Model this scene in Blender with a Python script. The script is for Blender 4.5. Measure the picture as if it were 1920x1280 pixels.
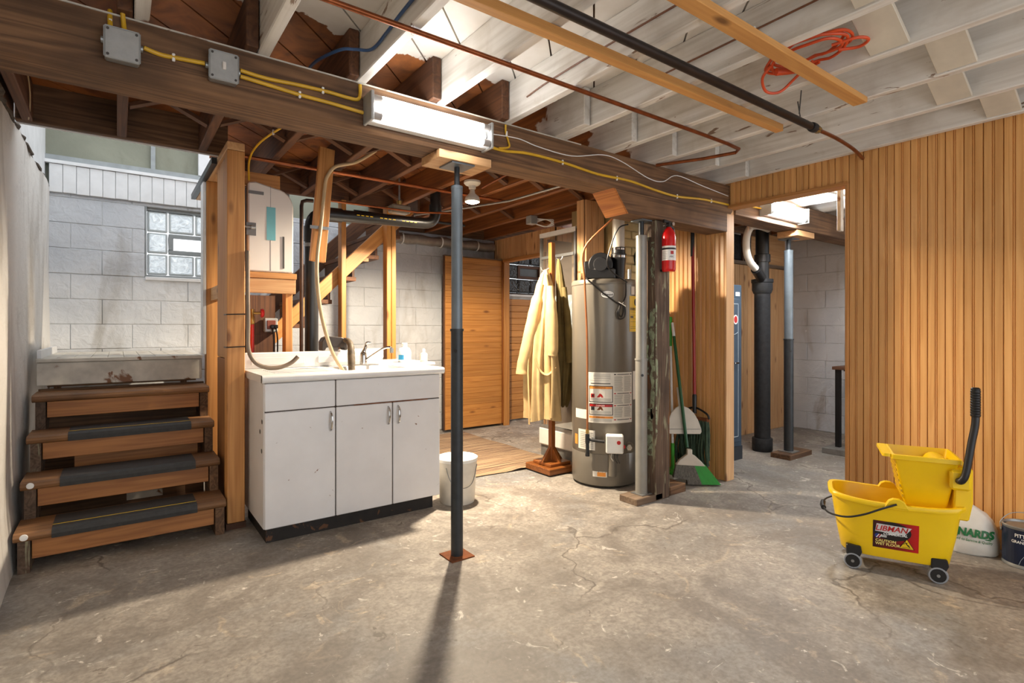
import bpy, bmesh, math, random
from mathutils import Vector, Matrix
random.seed(7)
for o in list(bpy.data.objects): bpy.data.objects.remove(o)
SC = bpy.context.scene
COL = SC.collection

# ------------------------------------------------------------------ camera
cam_d = bpy.data.cameras.new('camera'); cam = bpy.data.objects.new('camera', cam_d); COL.objects.link(cam)
cam.location = (0, 0, 1.16)
cam.rotation_euler = (math.radians(90), 0, math.radians(-36.32))
cam_d.sensor_width = 36; cam_d.lens = 18.88; cam_d.shift_y = -0.012
cam_d.clip_start = 0.02; cam_d.clip_end = 60
SC.camera = cam

# ------------------------------------------------------------------ world and exposure
w = bpy.data.worlds.new('world'); SC.world = w; w.use_nodes = True
bg = w.node_tree.nodes['Background']; bg.inputs[0].default_value = (0.94, 0.97, 1.0, 1); bg.inputs[1].default_value = 1.35
vs = SC.view_settings
vs.view_transform = 'Standard'; vs.look = 'None'; vs.gamma = 1.0; vs.use_curve_mapping = False
vs.exposure = 0.72
TUBE_E = 15.0        # emission of the fluorescent tubes
BULB_W = 108.0        # warm bulb power

# ------------------------------------------------------------------ materials
def lin(r, g, b):
    def f(c):
        c /= 255.0
        return c/12.92 if c <= 0.04045 else ((c+0.055)/1.055)**2.4
    return (f(r), f(g), f(b), 1)
MATS = {}
class NT:
    def __init__(s, name):
        s.m = bpy.data.materials.new(name); s.m.use_nodes = True
        s.t = s.m.node_tree; s.b = s.t.nodes['Principled BSDF']
    def n(s, typ, ins=None, **kw):
        nd = s.t.nodes.new(typ)
        for k, v in kw.items(): setattr(nd, k, v)
        for k, v in (ins or {}).items():
            if isinstance(v, bpy.types.NodeSocket): s.t.links.new(v, nd.inputs[k])
            else: nd.inputs[k].default_value = v
        return nd
    def link(s, a, b): s.t.links.new(a, b)
    def math(s, op, a, b=0.0, c=0.0):
        nd = s.n('ShaderNodeMath', {0: a, 1: b, 2: c}, operation=op); return nd.outputs[0]
    def ramp(s, fac, *stops):
        nd = s.n('ShaderNodeValToRGB', {0: fac}); r = nd.color_ramp
        while len(r.elements) < len(stops): r.elements.new(0.5)
        for e, (p, c) in zip(r.elements, stops): e.position = p; e.color = c
        return nd.outputs[0]
    def mix(s, fac, a, b, mode='MIX'):
        nd = s.n('ShaderNodeMix', data_type='RGBA', blend_type=mode)
        for i, v in ((0, fac), (6, a), (7, b)):
            if isinstance(v, bpy.types.NodeSocket): s.link(v, nd.inputs[i])
            else: nd.inputs[i].default_value = v
        return nd.outputs[2]
    def noise(s, vec, scale, detail=3, dist=0.0, rough=0.55):
        return s.n('ShaderNodeTexNoise', {'Vector': vec, 'Scale': scale, 'Detail': detail, 'Distortion': dist, 'Roughness': rough}).outputs[0]
    def scalev(s, vec, sc):
        return s.n('ShaderNodeMapping', {'Vector': vec, 'Scale': sc}).outputs[0]
    def objco(s, rnd=True):
        tc = s.n('ShaderNodeTexCoord'); v = tc.outputs['Object']
        if rnd:
            oi = s.n('ShaderNodeObjectInfo'); k = s.math('MULTIPLY', oi.outputs['Random'], 61.0)
            cb = s.n('ShaderNodeCombineXYZ', {0: k, 1: s.math('MULTIPLY', k, 0.37), 2: s.math('MULTIPLY', k, 0.71)})
            v = s.n('ShaderNodeVectorMath', {0: v, 1: cb.outputs[0]}, operation='ADD').outputs[0]
            s.rand = oi.outputs['Random']
        return v
    def bump(s, h, strength=0.3, dist=0.01):
        nd = s.n('ShaderNodeBump', {'Strength': strength, 'Distance': dist, 'Height': h}); s.link(nd.outputs[0], s.b.inputs['Normal'])
    def out(s, col=None, rough=None, metal=None):
        for k, v in (('Base Color', col), ('Roughness', rough), ('Metallic', metal)):
            if v is None: continue
            if isinstance(v, bpy.types.NodeSocket): s.link(v, s.b.inputs[k])
            else: s.b.inputs[k].default_value = v
        return s.m

def plain(name, rgb, rough=0.5, metal=0.0, var=0.12, scale=14, bump=0.0, spots=None):
    """one colour with a little mottling, optional dark specks"""
    if name in MATS: return MATS[name]
    t = NT(name); v = t.objco()
    c = lin(*rgb); d = tuple(x*(1-var*1.6) for x in c[:3])+(1,)
    n = t.noise(v, scale, 4)
    col = t.ramp(n, (0.3, d), (0.65, c))
    if spots:
        s2 = t.noise(v, spots[1], 5, 0.6); col = t.mix(t.ramp(s2, (spots[2], (0, 0, 0, 1)), (spots[2]+0.04, (1, 1, 1, 1))), col, lin(*spots[0]))
    if bump: t.bump(n, bump, 0.004)
    MATS[name] = t.out(col, rough, metal); return MATS[name]

WOOD = {  # light, dark, knot, roughness, ring strength, knots
 'pine':   ((206, 150, 88), (172, 112, 56), (96, 54, 24), 0.55, 0.55, True),
 'fir':    ((221, 169, 107), (195, 138, 77), (120, 70, 30), 0.36, 0.45, False),
 'sauna':  ((188, 132, 68), (152, 97, 42), (92, 48, 16), 0.5, 0.45, True),
 'pale':   ((212, 170, 122), (184, 134, 86), (110, 66, 36), 0.55, 0.5, True),
 'old':    ((112, 72, 44), (70, 42, 25), (38, 22, 14), 0.7, 0.6, False),
 'dark':   ((134, 99, 68), (80, 55, 36), (48, 32, 21), 0.75, 0.7, False),
 'tread':  ((164, 118, 74), (112, 76, 48), (58, 38, 24), 0.6, 0.5, False),
 'riser':  ((176, 118, 64), (128, 78, 40), (50, 28, 16), 0.6, 0.5, False),
 'stand':  ((150, 90, 40), (104, 56, 24), (60, 30, 14), 0.35, 0.5, False),
 'timber': ((118, 96, 78), (62, 46, 36), (30, 22, 18), 0.85, 0.5, False),
 'furring': ((210, 156, 90), (178, 122, 64), (90, 54, 26), 0.55, 0.35, True),
 'silver': ((140, 120, 100), (96, 76, 60), (50, 38, 30), 0.8, 0.5, False),
 'newcut': ((206, 130, 56), (160, 88, 30), (60, 30, 14), 0.6, 0.7, False),
}
def wood(kind, axis=0):
    key = 'wood_%s_%d' % (kind, axis)
    if key in MATS: return MATS[key]
    a, b, k, rough, ring, knots = WOOD[kind]
    t = NT(key); v = t.objco()
    sc = [11.0, 11.0, 11.0]; sc[axis] = 0.55
    m = t.scalev(v, sc)
    n1 = t.noise(m, 1.0, 2, 0.5)
    rings = t.math('MULTIPLY_ADD', t.math('SINE', t.math('MULTIPLY', n1, 46.0)), 0.5, 0.5)
    sf = [90.0, 90.0, 90.0]; sf[axis] = 2.2
    fine = t.noise(t.scalev(v, sf), 1.0, 3)
    f = t.math('ADD', t.math('MULTIPLY', rings, ring*0.6), t.math('MULTIPLY', fine, 0.75))
    col = t.ramp(f, (0.2, lin(*a)), (0.95, lin(*b)))
    if knots:
        sk = [8.0, 8.0, 8.0]; sk[axis] = 3.0
        vo = t.n('ShaderNodeTexVoronoi', {'Vector': t.scalev(v, sk), 'Scale': 1.0, 'Randomness': 1.0})
        kf = t.ramp(vo.outputs['Distance'], (0.06, (1, 1, 1, 1)), (0.17, (0, 0, 0, 1)))
        col = t.mix(t.math('MULTIPLY', kf, 0.8), col, lin(*k))
    big = t.noise(v, 2.3, 4)
    if kind in ('dark', 'old', 'timber', 'tread', 'silver'):
        col = t.mix(t.ramp(big, (0.42, (0, 0, 0, 1)), (0.75, (0.75, 0.75, 0.75, 1))), col, lin(*k))
    if kind == 'timber':   # flaking green and cream paint, rusty foot
        g = t.noise(t.scalev(v, (26, 26, 3.0)), 1.0, 6, 0.8)
        col = t.mix(t.ramp(g, (0.57, (0, 0, 0, 1)), (0.64, (0.75, 0.75, 0.75, 1))), col, lin(150, 148, 120))
        g2 = t.noise(t.scalev(v, (9, 9, 2.5)), 1.0, 4, 0.4)
        col = t.mix(t.ramp(g2, (0.62, (0, 0, 0, 1)), (0.7, (0.8, 0.8, 0.8, 1))), col, lin(150, 92, 46))
    hv = t.n('ShaderNodeHueSaturation', {'Color': col, 'Value': t.math('MULTIPLY_ADD', t.rand, 0.26, 0.88)})
    t.bump(f, 0.25 if rough > 0.5 else 0.1, 0.002)
    MATS[key] = t.out(hv.outputs[0], rough); return MATS[key]

def painted_joist():
    """old white paint on rough lumber that stops short of the carrying beam"""
    if 'joist_paint' in MATS: return MATS['joist_paint']
    t = NT('joist_paint'); g = t.n('ShaderNodeNewGeometry'); P = g.outputs['Position']
    sep = t.n('ShaderNodeSeparateXYZ', {0: P})
    v = t.objco()
    sc = t.scalev(v, (30, 1.2, 30)); gr = t.noise(sc, 1.0, 4)
    white = t.ramp(gr, (0.25, lin(196, 190, 180)), (0.55, lin(226, 223, 217)), (0.8, lin(236, 234, 230)))
    chips = t.noise(t.scalev(v, (16, 4, 16)), 1.0, 6, 1.2)
    wood_c = t.ramp(t.noise(t.scalev(v, (40, 1.6, 40)), 1.0, 3), (0.3, lin(150, 92, 48)), (0.75, lin(84, 48, 26)))
    grey = t.noise(v, 5.0, 4, 0.5)
    white = t.mix(t.ramp(grey, (0.5, (0, 0, 0, 1)), (0.8, (0.55, 0.55, 0.55, 1))), white, lin(176, 164, 148))
    edge = t.math('ADD', sep.outputs[1], t.math('MULTIPLY', t.math('SUBTRACT', t.noise(P, 6.0, 4, 0.6), 0.5), 0.42))
    edge = t.math('SUBTRACT', edge, t.math('MULTIPLY', sep.outputs[0], 0.05))
    bare = t.ramp(t.math('SUBTRACT', edge, 1.36), (0.965, (0, 0, 0, 1)), (0.985, (1, 1, 1, 1)))
    col = t.mix(t.ramp(chips, (0.655, (0, 0, 0, 1)), (0.69, (0.9, 0.9, 0.9, 1))), white, lin(120, 90, 66))
    col = t.mix(bare, col, wood_c)
    t.bump(gr, 0.3, 0.003)
    MATS['joist_paint'] = t.out(col, 0.42); return MATS['joist_paint']

def concrete():
    t = NT('concrete_floor'); P = t.n('ShaderNodeNewGeometry').outputs['Position']
    sep = t.n('ShaderNodeSeparateXYZ', {0: P})
    n1 = t.noise(P, 1.0, 5, 0.8); n2 = t.noise(P, 4.5, 6, 0.8); n3 = t.noise(P, 55.0, 4)
    n4 = t.noise(t.n('ShaderNodeVectorMath', {0: P, 1: (3.1, 8.7, 0)}, operation='ADD').outputs[0], 1.7, 7, 1.2, 0.62)
    col = t.ramp(n1, (0.32, lin(136, 137, 138)), (0.46, lin(158, 151, 142)), (0.58, lin(168, 160, 150)), (0.72, lin(188, 180, 168)))
    col = t.mix(t.ramp(n4, (0.40, (0.75, 0.75, 0.75, 1)), (0.52, (0, 0, 0, 1))), col, lin(122, 114, 106))
    col = t.mix(t.ramp(n2, (0.34, (0.5, 0.5, 0.5, 1)), (0.56, (0, 0, 0, 1))), col, lin(120, 112, 104))
    blue = t.ramp(t.math('ADD', t.math('MULTIPLY', sep.outputs[0], 0.25), t.math('MULTIPLY', n1, 0.5)), (1.02, (0, 0, 0, 1)), (1.16, (0.85, 0.85, 0.85, 1)))
    col = t.mix(blue, col, t.ramp(n2, (0.3, lin(122, 128, 136)), (0.7, lin(154, 159, 166))))
    sp = t.noise(P, 9.0, 8, 1.6, 0.62)
    col = t.mix(t.ramp(sp, (0.63, (0, 0, 0, 1)), (0.665, (0.85, 0.85, 0.85, 1))), col, lin(214, 207, 198))
    sp2 = t.noise(t.n('ShaderNodeVectorMath', {0: P, 1: (7.3, 2.1, 0)}, operation='ADD').outputs[0], 3.2, 7, 2.0, 0.6)
    col = t.mix(t.ramp(sp2, (0.60, (0, 0, 0, 1)), (0.68, (0.6, 0.6, 0.6, 1))), col, lin(204, 184, 158))
    dk_ = t.noise(t.n('ShaderNodeVectorMath', {0: P, 1: (1.3, 5.1, 0)}, operation='ADD').outputs[0], 13.0, 7, 1.2, 0.6)
    col = t.mix(t.ramp(dk_, (0.66, (0, 0, 0, 1)), (0.70, (0.7, 0.7, 0.7, 1))), col, lin(92, 82, 74))
    warp = t.n('ShaderNodeVectorMath', {0: P, 1: t.n('ShaderNodeVectorMath', {0: t.n('ShaderNodeTexNoise', {'Vector': P, 'Scale': 2.6, 'Detail': 6.0}).outputs[1], 'Scale': 0.55}, operation='SCALE').outputs[0]}, operation='ADD').outputs[0]
    vo = t.n('ShaderNodeTexVoronoi', {'Vector': warp, 'Scale': 0.75}, feature='DISTANCE_TO_EDGE')
    cm = t.ramp(t.noise(P, 0.9, 2), (0.43, (0, 0, 0, 1)), (0.5, (1, 1, 1, 1)))
    cr = t.ramp(vo.outputs['Distance'], (0.002, (1, 1, 1, 1)), (0.006, (0, 0, 0, 1)))
    crack = t.math('MULTIPLY', cr, cm)
    halo = t.math('MULTIPLY', t.ramp(vo.outputs['Distance'], (0.005, (1, 1, 1, 1)), (0.05, (0, 0, 0, 1))), t.math('MULTIPLY', cm, t.ramp(n2, (0.46, (0, 0, 0, 1)), (0.60, (0.5, 0.5, 0.5, 1)))))
    col = t.mix(halo, col, lin(214, 203, 188))
    col = t.mix(t.math('MULTIPLY', crack, 0.8), col, lin(76, 66, 58))
    n5 = t.noise(P, 21.0, 7, 0.4, 0.68)
    col = t.mix(t.ramp(n5, (0.36, (0.45, 0.45, 0.45, 1)), (0.54, (0, 0, 0, 1))), col, lin(108, 101, 94))
    col = t.mix(t.ramp(n5, (0.60, (0, 0, 0, 1)), (0.72, (0.4, 0.4, 0.4, 1))), col, lin(206, 200, 192))
    col = t.mix(t.ramp(n3, (0.35, (0.45, 0.45, 0.45, 1)), (0.6, (0, 0, 0, 1))), col, lin(104, 98, 92))
    h = t.math('SUBTRACT', t.math('ADD', t.math('MULTIPLY', n2, 0.8), t.math('MULTIPLY', n3, 0.25)), t.math('MULTIPLY', crack, 0.8))
    t.bump(h, 0.4, 0.006)
    return t.out(col, t.math('MULTIPLY_ADD', n2, 0.35, 0.42))

def plaster(name, a, b, dirt=None, bumpy=0.5, scale=2.0, dirt_at=0.56):
    if name in MATS: return MATS[name]
    t = NT(name); P = t.n('ShaderNodeNewGeometry').outputs['Position']
    n = t.noise(P, scale, 5, 0.5); n2 = t.noise(P, 14.0, 6, 0.6)
    col = t.ramp(n, (0.3, lin(*a)), (0.7, lin(*b)))
    if dirt:
        s = t.noise(t.scalev(P, (1.2, 1.2, 0.35)), 3.0, 5, 0.8)
        col = t.mix(t.ramp(s, (dirt_at, (0, 0, 0, 1)), (dirt_at+0.2, (0.7, 0.7, 0.7, 1))), col, lin(*dirt))
    t.bump(t.math('ADD', n2, n), bumpy, 0.012)
    MATS[name] = t.out(col, 0.62); return MATS[name]

def emit(name, rgb, strength):
    if name in MATS: return MATS[name]
    m = bpy.data.materials.new(name); m.use_nodes = True; b = m.node_tree.nodes['Principled BSDF']
    b.inputs['Base Color'].default_value = (0.9, 0.9, 0.9, 1)
    b.inputs['Emission Color'].default_value = rgb+(1,); b.inputs['Emission Strength'].default_value = strength
    MATS[name] = m; return m

def glassy(name, rgb, rough=0.05, alpha=0.3, bump=0.0):
    if name in MATS: return MATS[name]
    t = NT(name); t.b.inputs['Alpha'].default_value = alpha
    if bump: t.bump(t.noise(t.objco(), 26.0, 3, 1.5), bump, 0.01)
    MATS[name] = t.out(lin(*rgb), rough); return MATS[name]

M_CONC = concrete()
M_PLAST = plaster('plaster_wall', (206, 203, 198), (224, 222, 218), (146, 138, 128), 0.7, 1.4, 0.5)
M_CMU = plaster('painted_block', (180, 185, 192), (208, 211, 215), (146, 142, 136), 1.0, 1.6, 0.55)
M_CMU2 = plaster('painted_block_stained', (190, 194, 200), (214, 216, 220), (128, 104, 82), 0.9, 1.6, 0.58)
M_MORTAR = plaster('painted_mortar', (178, 181, 184), (206, 208, 210), (104, 98, 92), 0.9, 7.0, 0.5)
M_BRICK = plaster('painted_brick', (196, 172, 116), (214, 194, 146), (120, 100, 70), 0.8, 3.0, 0.6)
M_BRICKM = plaster('brick_mortar', (168, 146, 100), (188, 166, 122), (96, 80, 58), 0.8, 4.0, 0.6)
M_WHITEBOARD = plain('white_board', (222, 224, 226), 0.5, 0, 0.08, 9)
M_LANDING = plain('worn_white_paint', (206, 200, 188), 0.55, 0, 0.2, 10, 0.2, ((120, 78, 44), 6.0, 0.62))
M_GREYGREEN = plaster('grey_green_panel', (108, 110, 96), (140, 142, 126), (96, 90, 70), 0.2, 1.2)
M_GREYTRIM = plain('grey_trim', (150, 156, 158), 0.5)
M_ENAMEL = plain('white_enamel', (232, 232, 232), 0.22, 0, 0.04, 6)
M_CAB = plain('white_cabinet_paint', (226, 226, 228), 0.3, 0, 0.05, 5, 0.05, ((120, 84, 60), 22.0, 0.71))
M_KICK = plain('black_kick', (34, 29, 26), 0.7, 0, 0.3, 20, 0.2, ((96, 62, 38), 14.0, 0.6))
M_RUST = plain('rust', (132, 74, 36), 0.85, 0.2, 0.35, 30)
M_CHROME = plain('chrome', (200, 200, 200), 0.12, 1.0, 0.05)
M_STEEL = plain('galvanised_steel', (160, 162, 162), 0.4, 0.7, 0.12, 30)
M_BOXSTEEL = plain('box_steel', (176, 178, 178), 0.45, 0.35, 0.1, 24)
M_POSTD = plain('dark_steel_paint', (54, 58, 62), 0.42, 0.3, 0.15, 18)
M_POSTG = plain('grey_steel_paint', (112, 122, 130), 0.4, 0.3, 0.12, 10)
M_COLG = plain('column_grey_paint', (150, 148, 142), 0.4, 0.2, 0.1, 10)
M_ABS = plain('black_abs', (30, 30, 31), 0.35, 0, 0.2)
M_IRON = plain('cast_iron', (44, 45, 48), 0.6, 0.3, 0.3, 30, 0.3)
M_BLACKPIPE = plain('black_pipe', (44, 36, 34), 0.4, 0.4, 0.25, 12, 0, ((190, 188, 184), 5.0, 0.73))
M_COPPER = plain('copper', (150, 84, 48), 0.35, 0.75, 0.25, 20)
M_PVC = plain('white_pvc', (216, 210, 198), 0.35, 0, 0.08)
M_BLACK = plain('black_plastic', (22, 22, 24), 0.4, 0, 0.15)
M_RUBBER = plain('rubber_mat', (52, 52, 52), 0.65, 0, 0.2, 40, 0.2)
M_YELLOWC = plain('yellow_cable', (216, 170, 36), 0.45, 0, 0.1)
M_WHITEP = plain('white_plastic', (230, 230, 226), 0.4, 0, 0.05)
M_BLUEC = plain('blue_cable', (48, 80, 124), 0.45)
M_BROWNC = plain('brown_cable', (120, 74, 46), 0.5)
M_HOSE = plain('beige_hose', (196, 172, 136), 0.4, 0, 0.12)
M_HOSEG = plain('grey_hose', (128, 112, 96), 0.45, 0, 0.15)
M_TANK = plain('tank_grey', (122, 116, 106), 0.3, 0.25, 0.06, 3)
M_YELLOW = plain('bucket_yellow', (242, 200, 12), 0.35, 0, 0.05, 4)
M_RED = plain('extinguisher_red', (206, 22, 24), 0.22, 0, 0.05)
M_REDH = plain('red_handle', (150, 24, 22), 0.35, 0, 0.08)
M_GREEN = plain('broom_green', (44, 150, 54), 0.4, 0, 0.12)
M_DGREEN = plain('handle_green', (34, 84, 50), 0.35, 0, 0.1)
M_MOP = plain('mop_strings', (64, 84, 64), 0.85, 0, 0.3, 30, 0.3)
M_BRIST = plain('grey_bristles', (112, 108, 100), 0.8, 0, 0.35, 60)
M_DPAN = plain('dustpan_cream', (206, 198, 184), 0.4, 0, 0.06)
M_COAT = plain('cream_coat', (200, 170, 120), 0.85, 0, 0.12, 12, 0.1)
M_OLIVE = plain('olive_coat', (112, 96, 54), 0.85, 0, 0.2, 12, 0.1)
M_ORANGE = plain('orange_cord', (214, 78, 32), 0.45, 0, 0.12)
M_PAPER = plain('label_paper', (228, 224, 214), 0.5, 0, 0.04)
M_INK = plain('label_ink', (70, 68, 66), 0.6, 0, 0.1)
M_GREYINK = plain('grey_print', (150, 146, 140), 0.6, 0, 0.1)
M_LRED = plain('label_red', (186, 26, 24), 0.4, 0, 0.1)
M_LORANGE = plain('label_orange', (232, 150, 62), 0.5, 0, 0.06)
M_LYELLOW = plain('label_yellow', (236, 196, 20), 0.45, 0, 0.05)
M_LWHITE = plain('label_white', (240, 240, 238), 0.45, 0, 0.03)
M_LBLACK = plain('label_black', (28, 22, 24), 0.4, 0, 0.1)
M_LBLUE = plain('label_blue', (36, 58, 130), 0.4, 0, 0.1)
M_BAG = plain('bag_plastic', (226, 222, 214), 0.35, 0, 0.08, 12, 0.2)
M_BAGG = plain('bag_green', (30, 110, 58), 0.45, 0, 0.1)
M_CANB = plain('can_navy', (24, 34, 58), 0.3, 0, 0.2, 8)
M_LOCK = plain('locker_slate', (62, 78, 94), 0.4, 0.2, 0.08)
M_TEAL = plain('sticker_teal', (112, 180, 192), 0.35, 0, 0.08)
M_UNIT = plain('unit_white', (222, 217, 212), 0.35, 0, 0.03, 4)
M_UNITG = plain('unit_grey', (110, 110, 112), 0.5, 0, 0.05)
M_BLACKGL = glassy('dark_glass_block', (26, 30, 34), 0.08, 1.0, 0.8)
M_FOIL = plain('duct_wrap', (166, 160, 152), 0.35, 0.5, 0.2, 14, 0.4)
M_DARKBOX = plain('dark_board', (50, 36, 27), 0.9, 0, 0.2)
M_VAC = plain('dark_brown_plastic', (58, 48, 42), 0.4, 0, 0.25, 20)
M_MOTTLE = plain('mottled_hose', (102, 88, 70), 0.6, 0, 0.4, 40)
M_DESKG = plain('desk_grey', (150, 146, 142), 0.45, 0.1, 0.05)
M_CONCB = plain('concrete_block', (118, 116, 112), 0.8, 0, 0.15, 24, 0.3)
M_SHOWER = plain('shower_white', (232, 230, 224), 0.25, 0, 0.04)

# ------------------------------------------------------------------ mesh helpers
def wpos(o):
    p = Vector((0, 0, 0))
    while o: p += o.location; o = o.parent
    return p
class MB:
    def __init__(s): s.v = []; s.f = []
    def add(s, vs, fs):
        k = len(s.v); s.v += [Vector(p) for p in vs]; s.f += [[i+k for i in f] for f in fs]; return s
    def box(s, x0, x1, y0, y1, z0, z1):
        return s.add([(x0,y0,z0),(x1,y0,z0),(x1,y1,z0),(x0,y1,z0),(x0,y0,z1),(x1,y0,z1),(x1,y1,z1),(x0,y1,z1)],
            [(3,2,1,0),(4,5,6,7),(0,1,5,4),(1,2,6,5),(2,3,7,6),(3,0,4,7)])
    def prism(s, poly, axis, a0, a1):
        """poly: 2-D points; axis: extrusion axis 0/1/2 (poly lies in the two others, in order)"""
        n = len(poly); vs = []
        for a in (a0, a1):
            for p in poly:
                q = list(p); q.insert(axis, a); vs.append(q)
        fs = [tuple(range(n))[::-1], tuple(range(n, 2*n))]+[(i, (i+1) % n, n+(i+1) % n, n+i) for i in range(n)]
        return s.add(vs, fs)
    def beam(s, p0, p1, wd, ht, up=(0, 0, 1)):
        """rectangular stick from p0 to p1"""
        p0 = Vector(p0); p1 = Vector(p1); d = (p1-p0).normalized(); u = Vector(up)
        side = d.cross(u)
        if side.length < 1e-4: side = d.cross(Vector((1, 0, 0)))
        side.normalize(); u = side.cross(d)
        vs = []
        for p in (p0, p1):
            for a, b in ((-1,-1),(1,-1),(1,1),(-1,1)): vs.append(p+side*a*wd/2+u*b*ht/2)
        return s.add(vs, [(3,2,1,0),(4,5,6,7),(0,1,5,4),(1,2,6,5),(2,3,7,6),(3,0,4,7)])
    def tube(s, pts, r, n=10, smooth=0, flat=1.0, caps=True):
        pts = [Vector(p) for p in pts]
        if smooth and len(pts) > 2:
            out = []
            for i in range(len(pts)-1):
                a = pts[max(i-1, 0)]; b = pts[i]; c = pts[i+1]; d = pts[min(i+2, len(pts)-1)]
                for k in range(smooth):
                    t = k/smooth
                    out.append(0.5*((2*b)+(-a+c)*t+(2*a-5*b+4*c-d)*t*t+(-a+3*b-3*c+d)*t**3))
            out.append(pts[-1]); pts = out
        rs = r if isinstance(r, (list, tuple)) else [r]*len(pts)
        if len(rs) != len(pts): rs = [rs[min(int(i*len(rs)/len(pts)), len(rs)-1)] for i in range(len(pts))]
        k0 = len(s.v); prev = None; fs = []; vs = []
        for i, p in enumerate(pts):
            d = (pts[min(i+1, len(pts)-1)]-pts[max(i-1, 0)]).normalized()
            if prev is None:
                u = d.cross(Vector((0, 0, 1)))
                if u.length < 1e-3: u = d.cross(Vector((1, 0, 0)))
            else: u = prev-d*prev.dot(d)
            u.normalize(); prev = u; w_ = d.cross(u)
            for j in range(n):
                a = 2*math.pi*j/n; vs.append(p+u*math.cos(a)*rs[i]+w_*math.sin(a)*rs[i]*flat)
        for i in range(len(pts)-1):
            for j in range(n): fs.append((i*n+j, i*n+(j+1) % n, (i+1)*n+(j+1) % n, (i+1)*n+j))
        if caps: fs += [tuple(range(n))[::-1], tuple(range((len(pts)-1)*n, len(pts)*n))]
        return s.add(vs, fs)
    def lathe(s, prof, c=(0, 0, 0), n=32, axis=2):
        """prof: (r, h) pairs"""
        vs = []; fs = []; m = len(prof)
        for r, h in prof:
            for j in range(n):
                a = 2*math.pi*j/n; q = [r*math.cos(a), r*math.sin(a)]; q.insert(axis, h)
                vs.append((q[0]+c[0], q[1]+c[1], q[2]+c[2]))
        for i in range(m-1):
            for j in range(n): fs.append((i*n+j, i*n+(j+1) % n, (i+1)*n+(j+1) % n, (i+1)*n+j))
        if prof[0][0] > 1e-4: fs.append(tuple(range(n))[::-1])
        if prof[-1][0] > 1e-4: fs.append(tuple(range((m-1)*n, m*n)))
        return s.add(vs, fs)
    def loft(s, rings, caps=True):
        n = len(rings[0]); vs = [p for r in rings for p in r]; fs = []
        for i in range(len(rings)-1):
            for j in range(n): fs.append((i*n+j, i*n+(j+1) % n, (i+1)*n+(j+1) % n, (i+1)*n+j))
        if caps: fs += [tuple(range(n))[::-1], tuple(range((len(rings)-1)*n, len(rings)*n))]
        return s.add(vs, fs)
    def mesh(s, name, bevel=0.0, smooth=False, off=Vector((0, 0, 0))):
        me = bpy.data.meshes.new(name)
        me.from_pydata([tuple(p-off) for p in s.v], [], s.f); me.update()
        bm = bmesh.new(); bm.from_mesh(me)
        bmesh.ops.remove_doubles(bm, verts=bm.verts, dist=1e-5)
        bmesh.ops.recalc_face_normals(bm, faces=bm.faces)
        if bevel:
            es = [e for e in bm.edges if len(e.link_faces) == 2 and e.calc_face_angle(0) > 0.6]
            bmesh.ops.bevel(bm, geom=es, offset=bevel, segments=1, affect='EDGES', profile=0.5)
        bm.to_mesh(me); bm.free()
        if smooth:
            me.polygons.foreach_set('use_smooth', [True]*len(me.polygons)); me.set_sharp_from_angle(angle=math.radians(42))
        return me
    def build(s, name, mat, parent=None, bevel=0.0, smooth=False, local=False):
        """vertices are world coordinates unless local; origin goes to the piece's centre"""
        lo = Vector([min(p[i] for p in s.v) for i in range(3)]); hi = Vector([max(p[i] for p in s.v) for i in range(3)])
        c = (lo+hi)/2
        if parent is None: c.z = lo.z
        me = s.mesh(name, bevel, smooth, c)
        if isinstance(mat, str):
            e = hi-lo; ax = max(range(3), key=lambda i: e[i]); mat = wood(mat, ax)
        me.materials.append(mat)
        o = bpy.data.objects.new(name, me); COL.objects.link(o)
        if parent is not None:
            o.parent = parent; o.location = c if local else c-wpos(parent)
        else: o.location = c
        return o
def bx(*a): return MB().box(*a)
def tag(o, label, cat, group=None):
    o['label'] = label; o['category'] = cat
    if group: o['group'] = group
    return o
def thing(name, label, cat, loc=(0, 0, 0), rz=0.0, group=None):
    o = bpy.data.objects.new(name, None); COL.objects.link(o); o.location = loc; o.rotation_euler = (0, 0, rz)
    o.empty_display_size = 0.1
    return tag(o, label, cat, group)
def struct(o): o['kind'] = 'structure'; return o
def piece(name, me, parent, loc, rot=(0, 0, 0), scale=None):
    """a piece with shared mesh data, placed in world coordinates under an unrotated parent"""
    o = bpy.data.objects.new(name, me); COL.objects.link(o); o.parent = parent
    o.location = Vector(loc)-wpos(parent); o.rotation_euler = rot
    if scale: o.scale = scale
    return o
def stick(name, p0, p1, wd, ht, kind, parent=None, bevel=0.0, up=(0, 0, 1)):
    """a wooden stick whose own x axis runs along it, so the grain follows"""
    p0 = Vector(p0); p1 = Vector(p1); d = p1-p0; L = d.length
    me = bx(-L/2, L/2, -wd/2, wd/2, -ht/2, ht/2).mesh(name, bevel)
    me.materials.append(wood(kind, 0) if isinstance(kind, str) else kind)
    o = bpy.data.objects.new(name, me); COL.objects.link(o)
    x = d.normalized(); u = Vector(up); y = u.cross(x)
    if y.length < 1e-4: y = Vector((0, 1, 0)).cross(x)
    y.normalize(); z = x.cross(y)
    o.rotation_euler = Matrix((x, y, z)).transposed().to_euler()
    c = (p0+p1)/2
    o.location = c if parent is None else c-wpos(parent)
    if parent is not None: o.parent = parent
    return o
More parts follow.
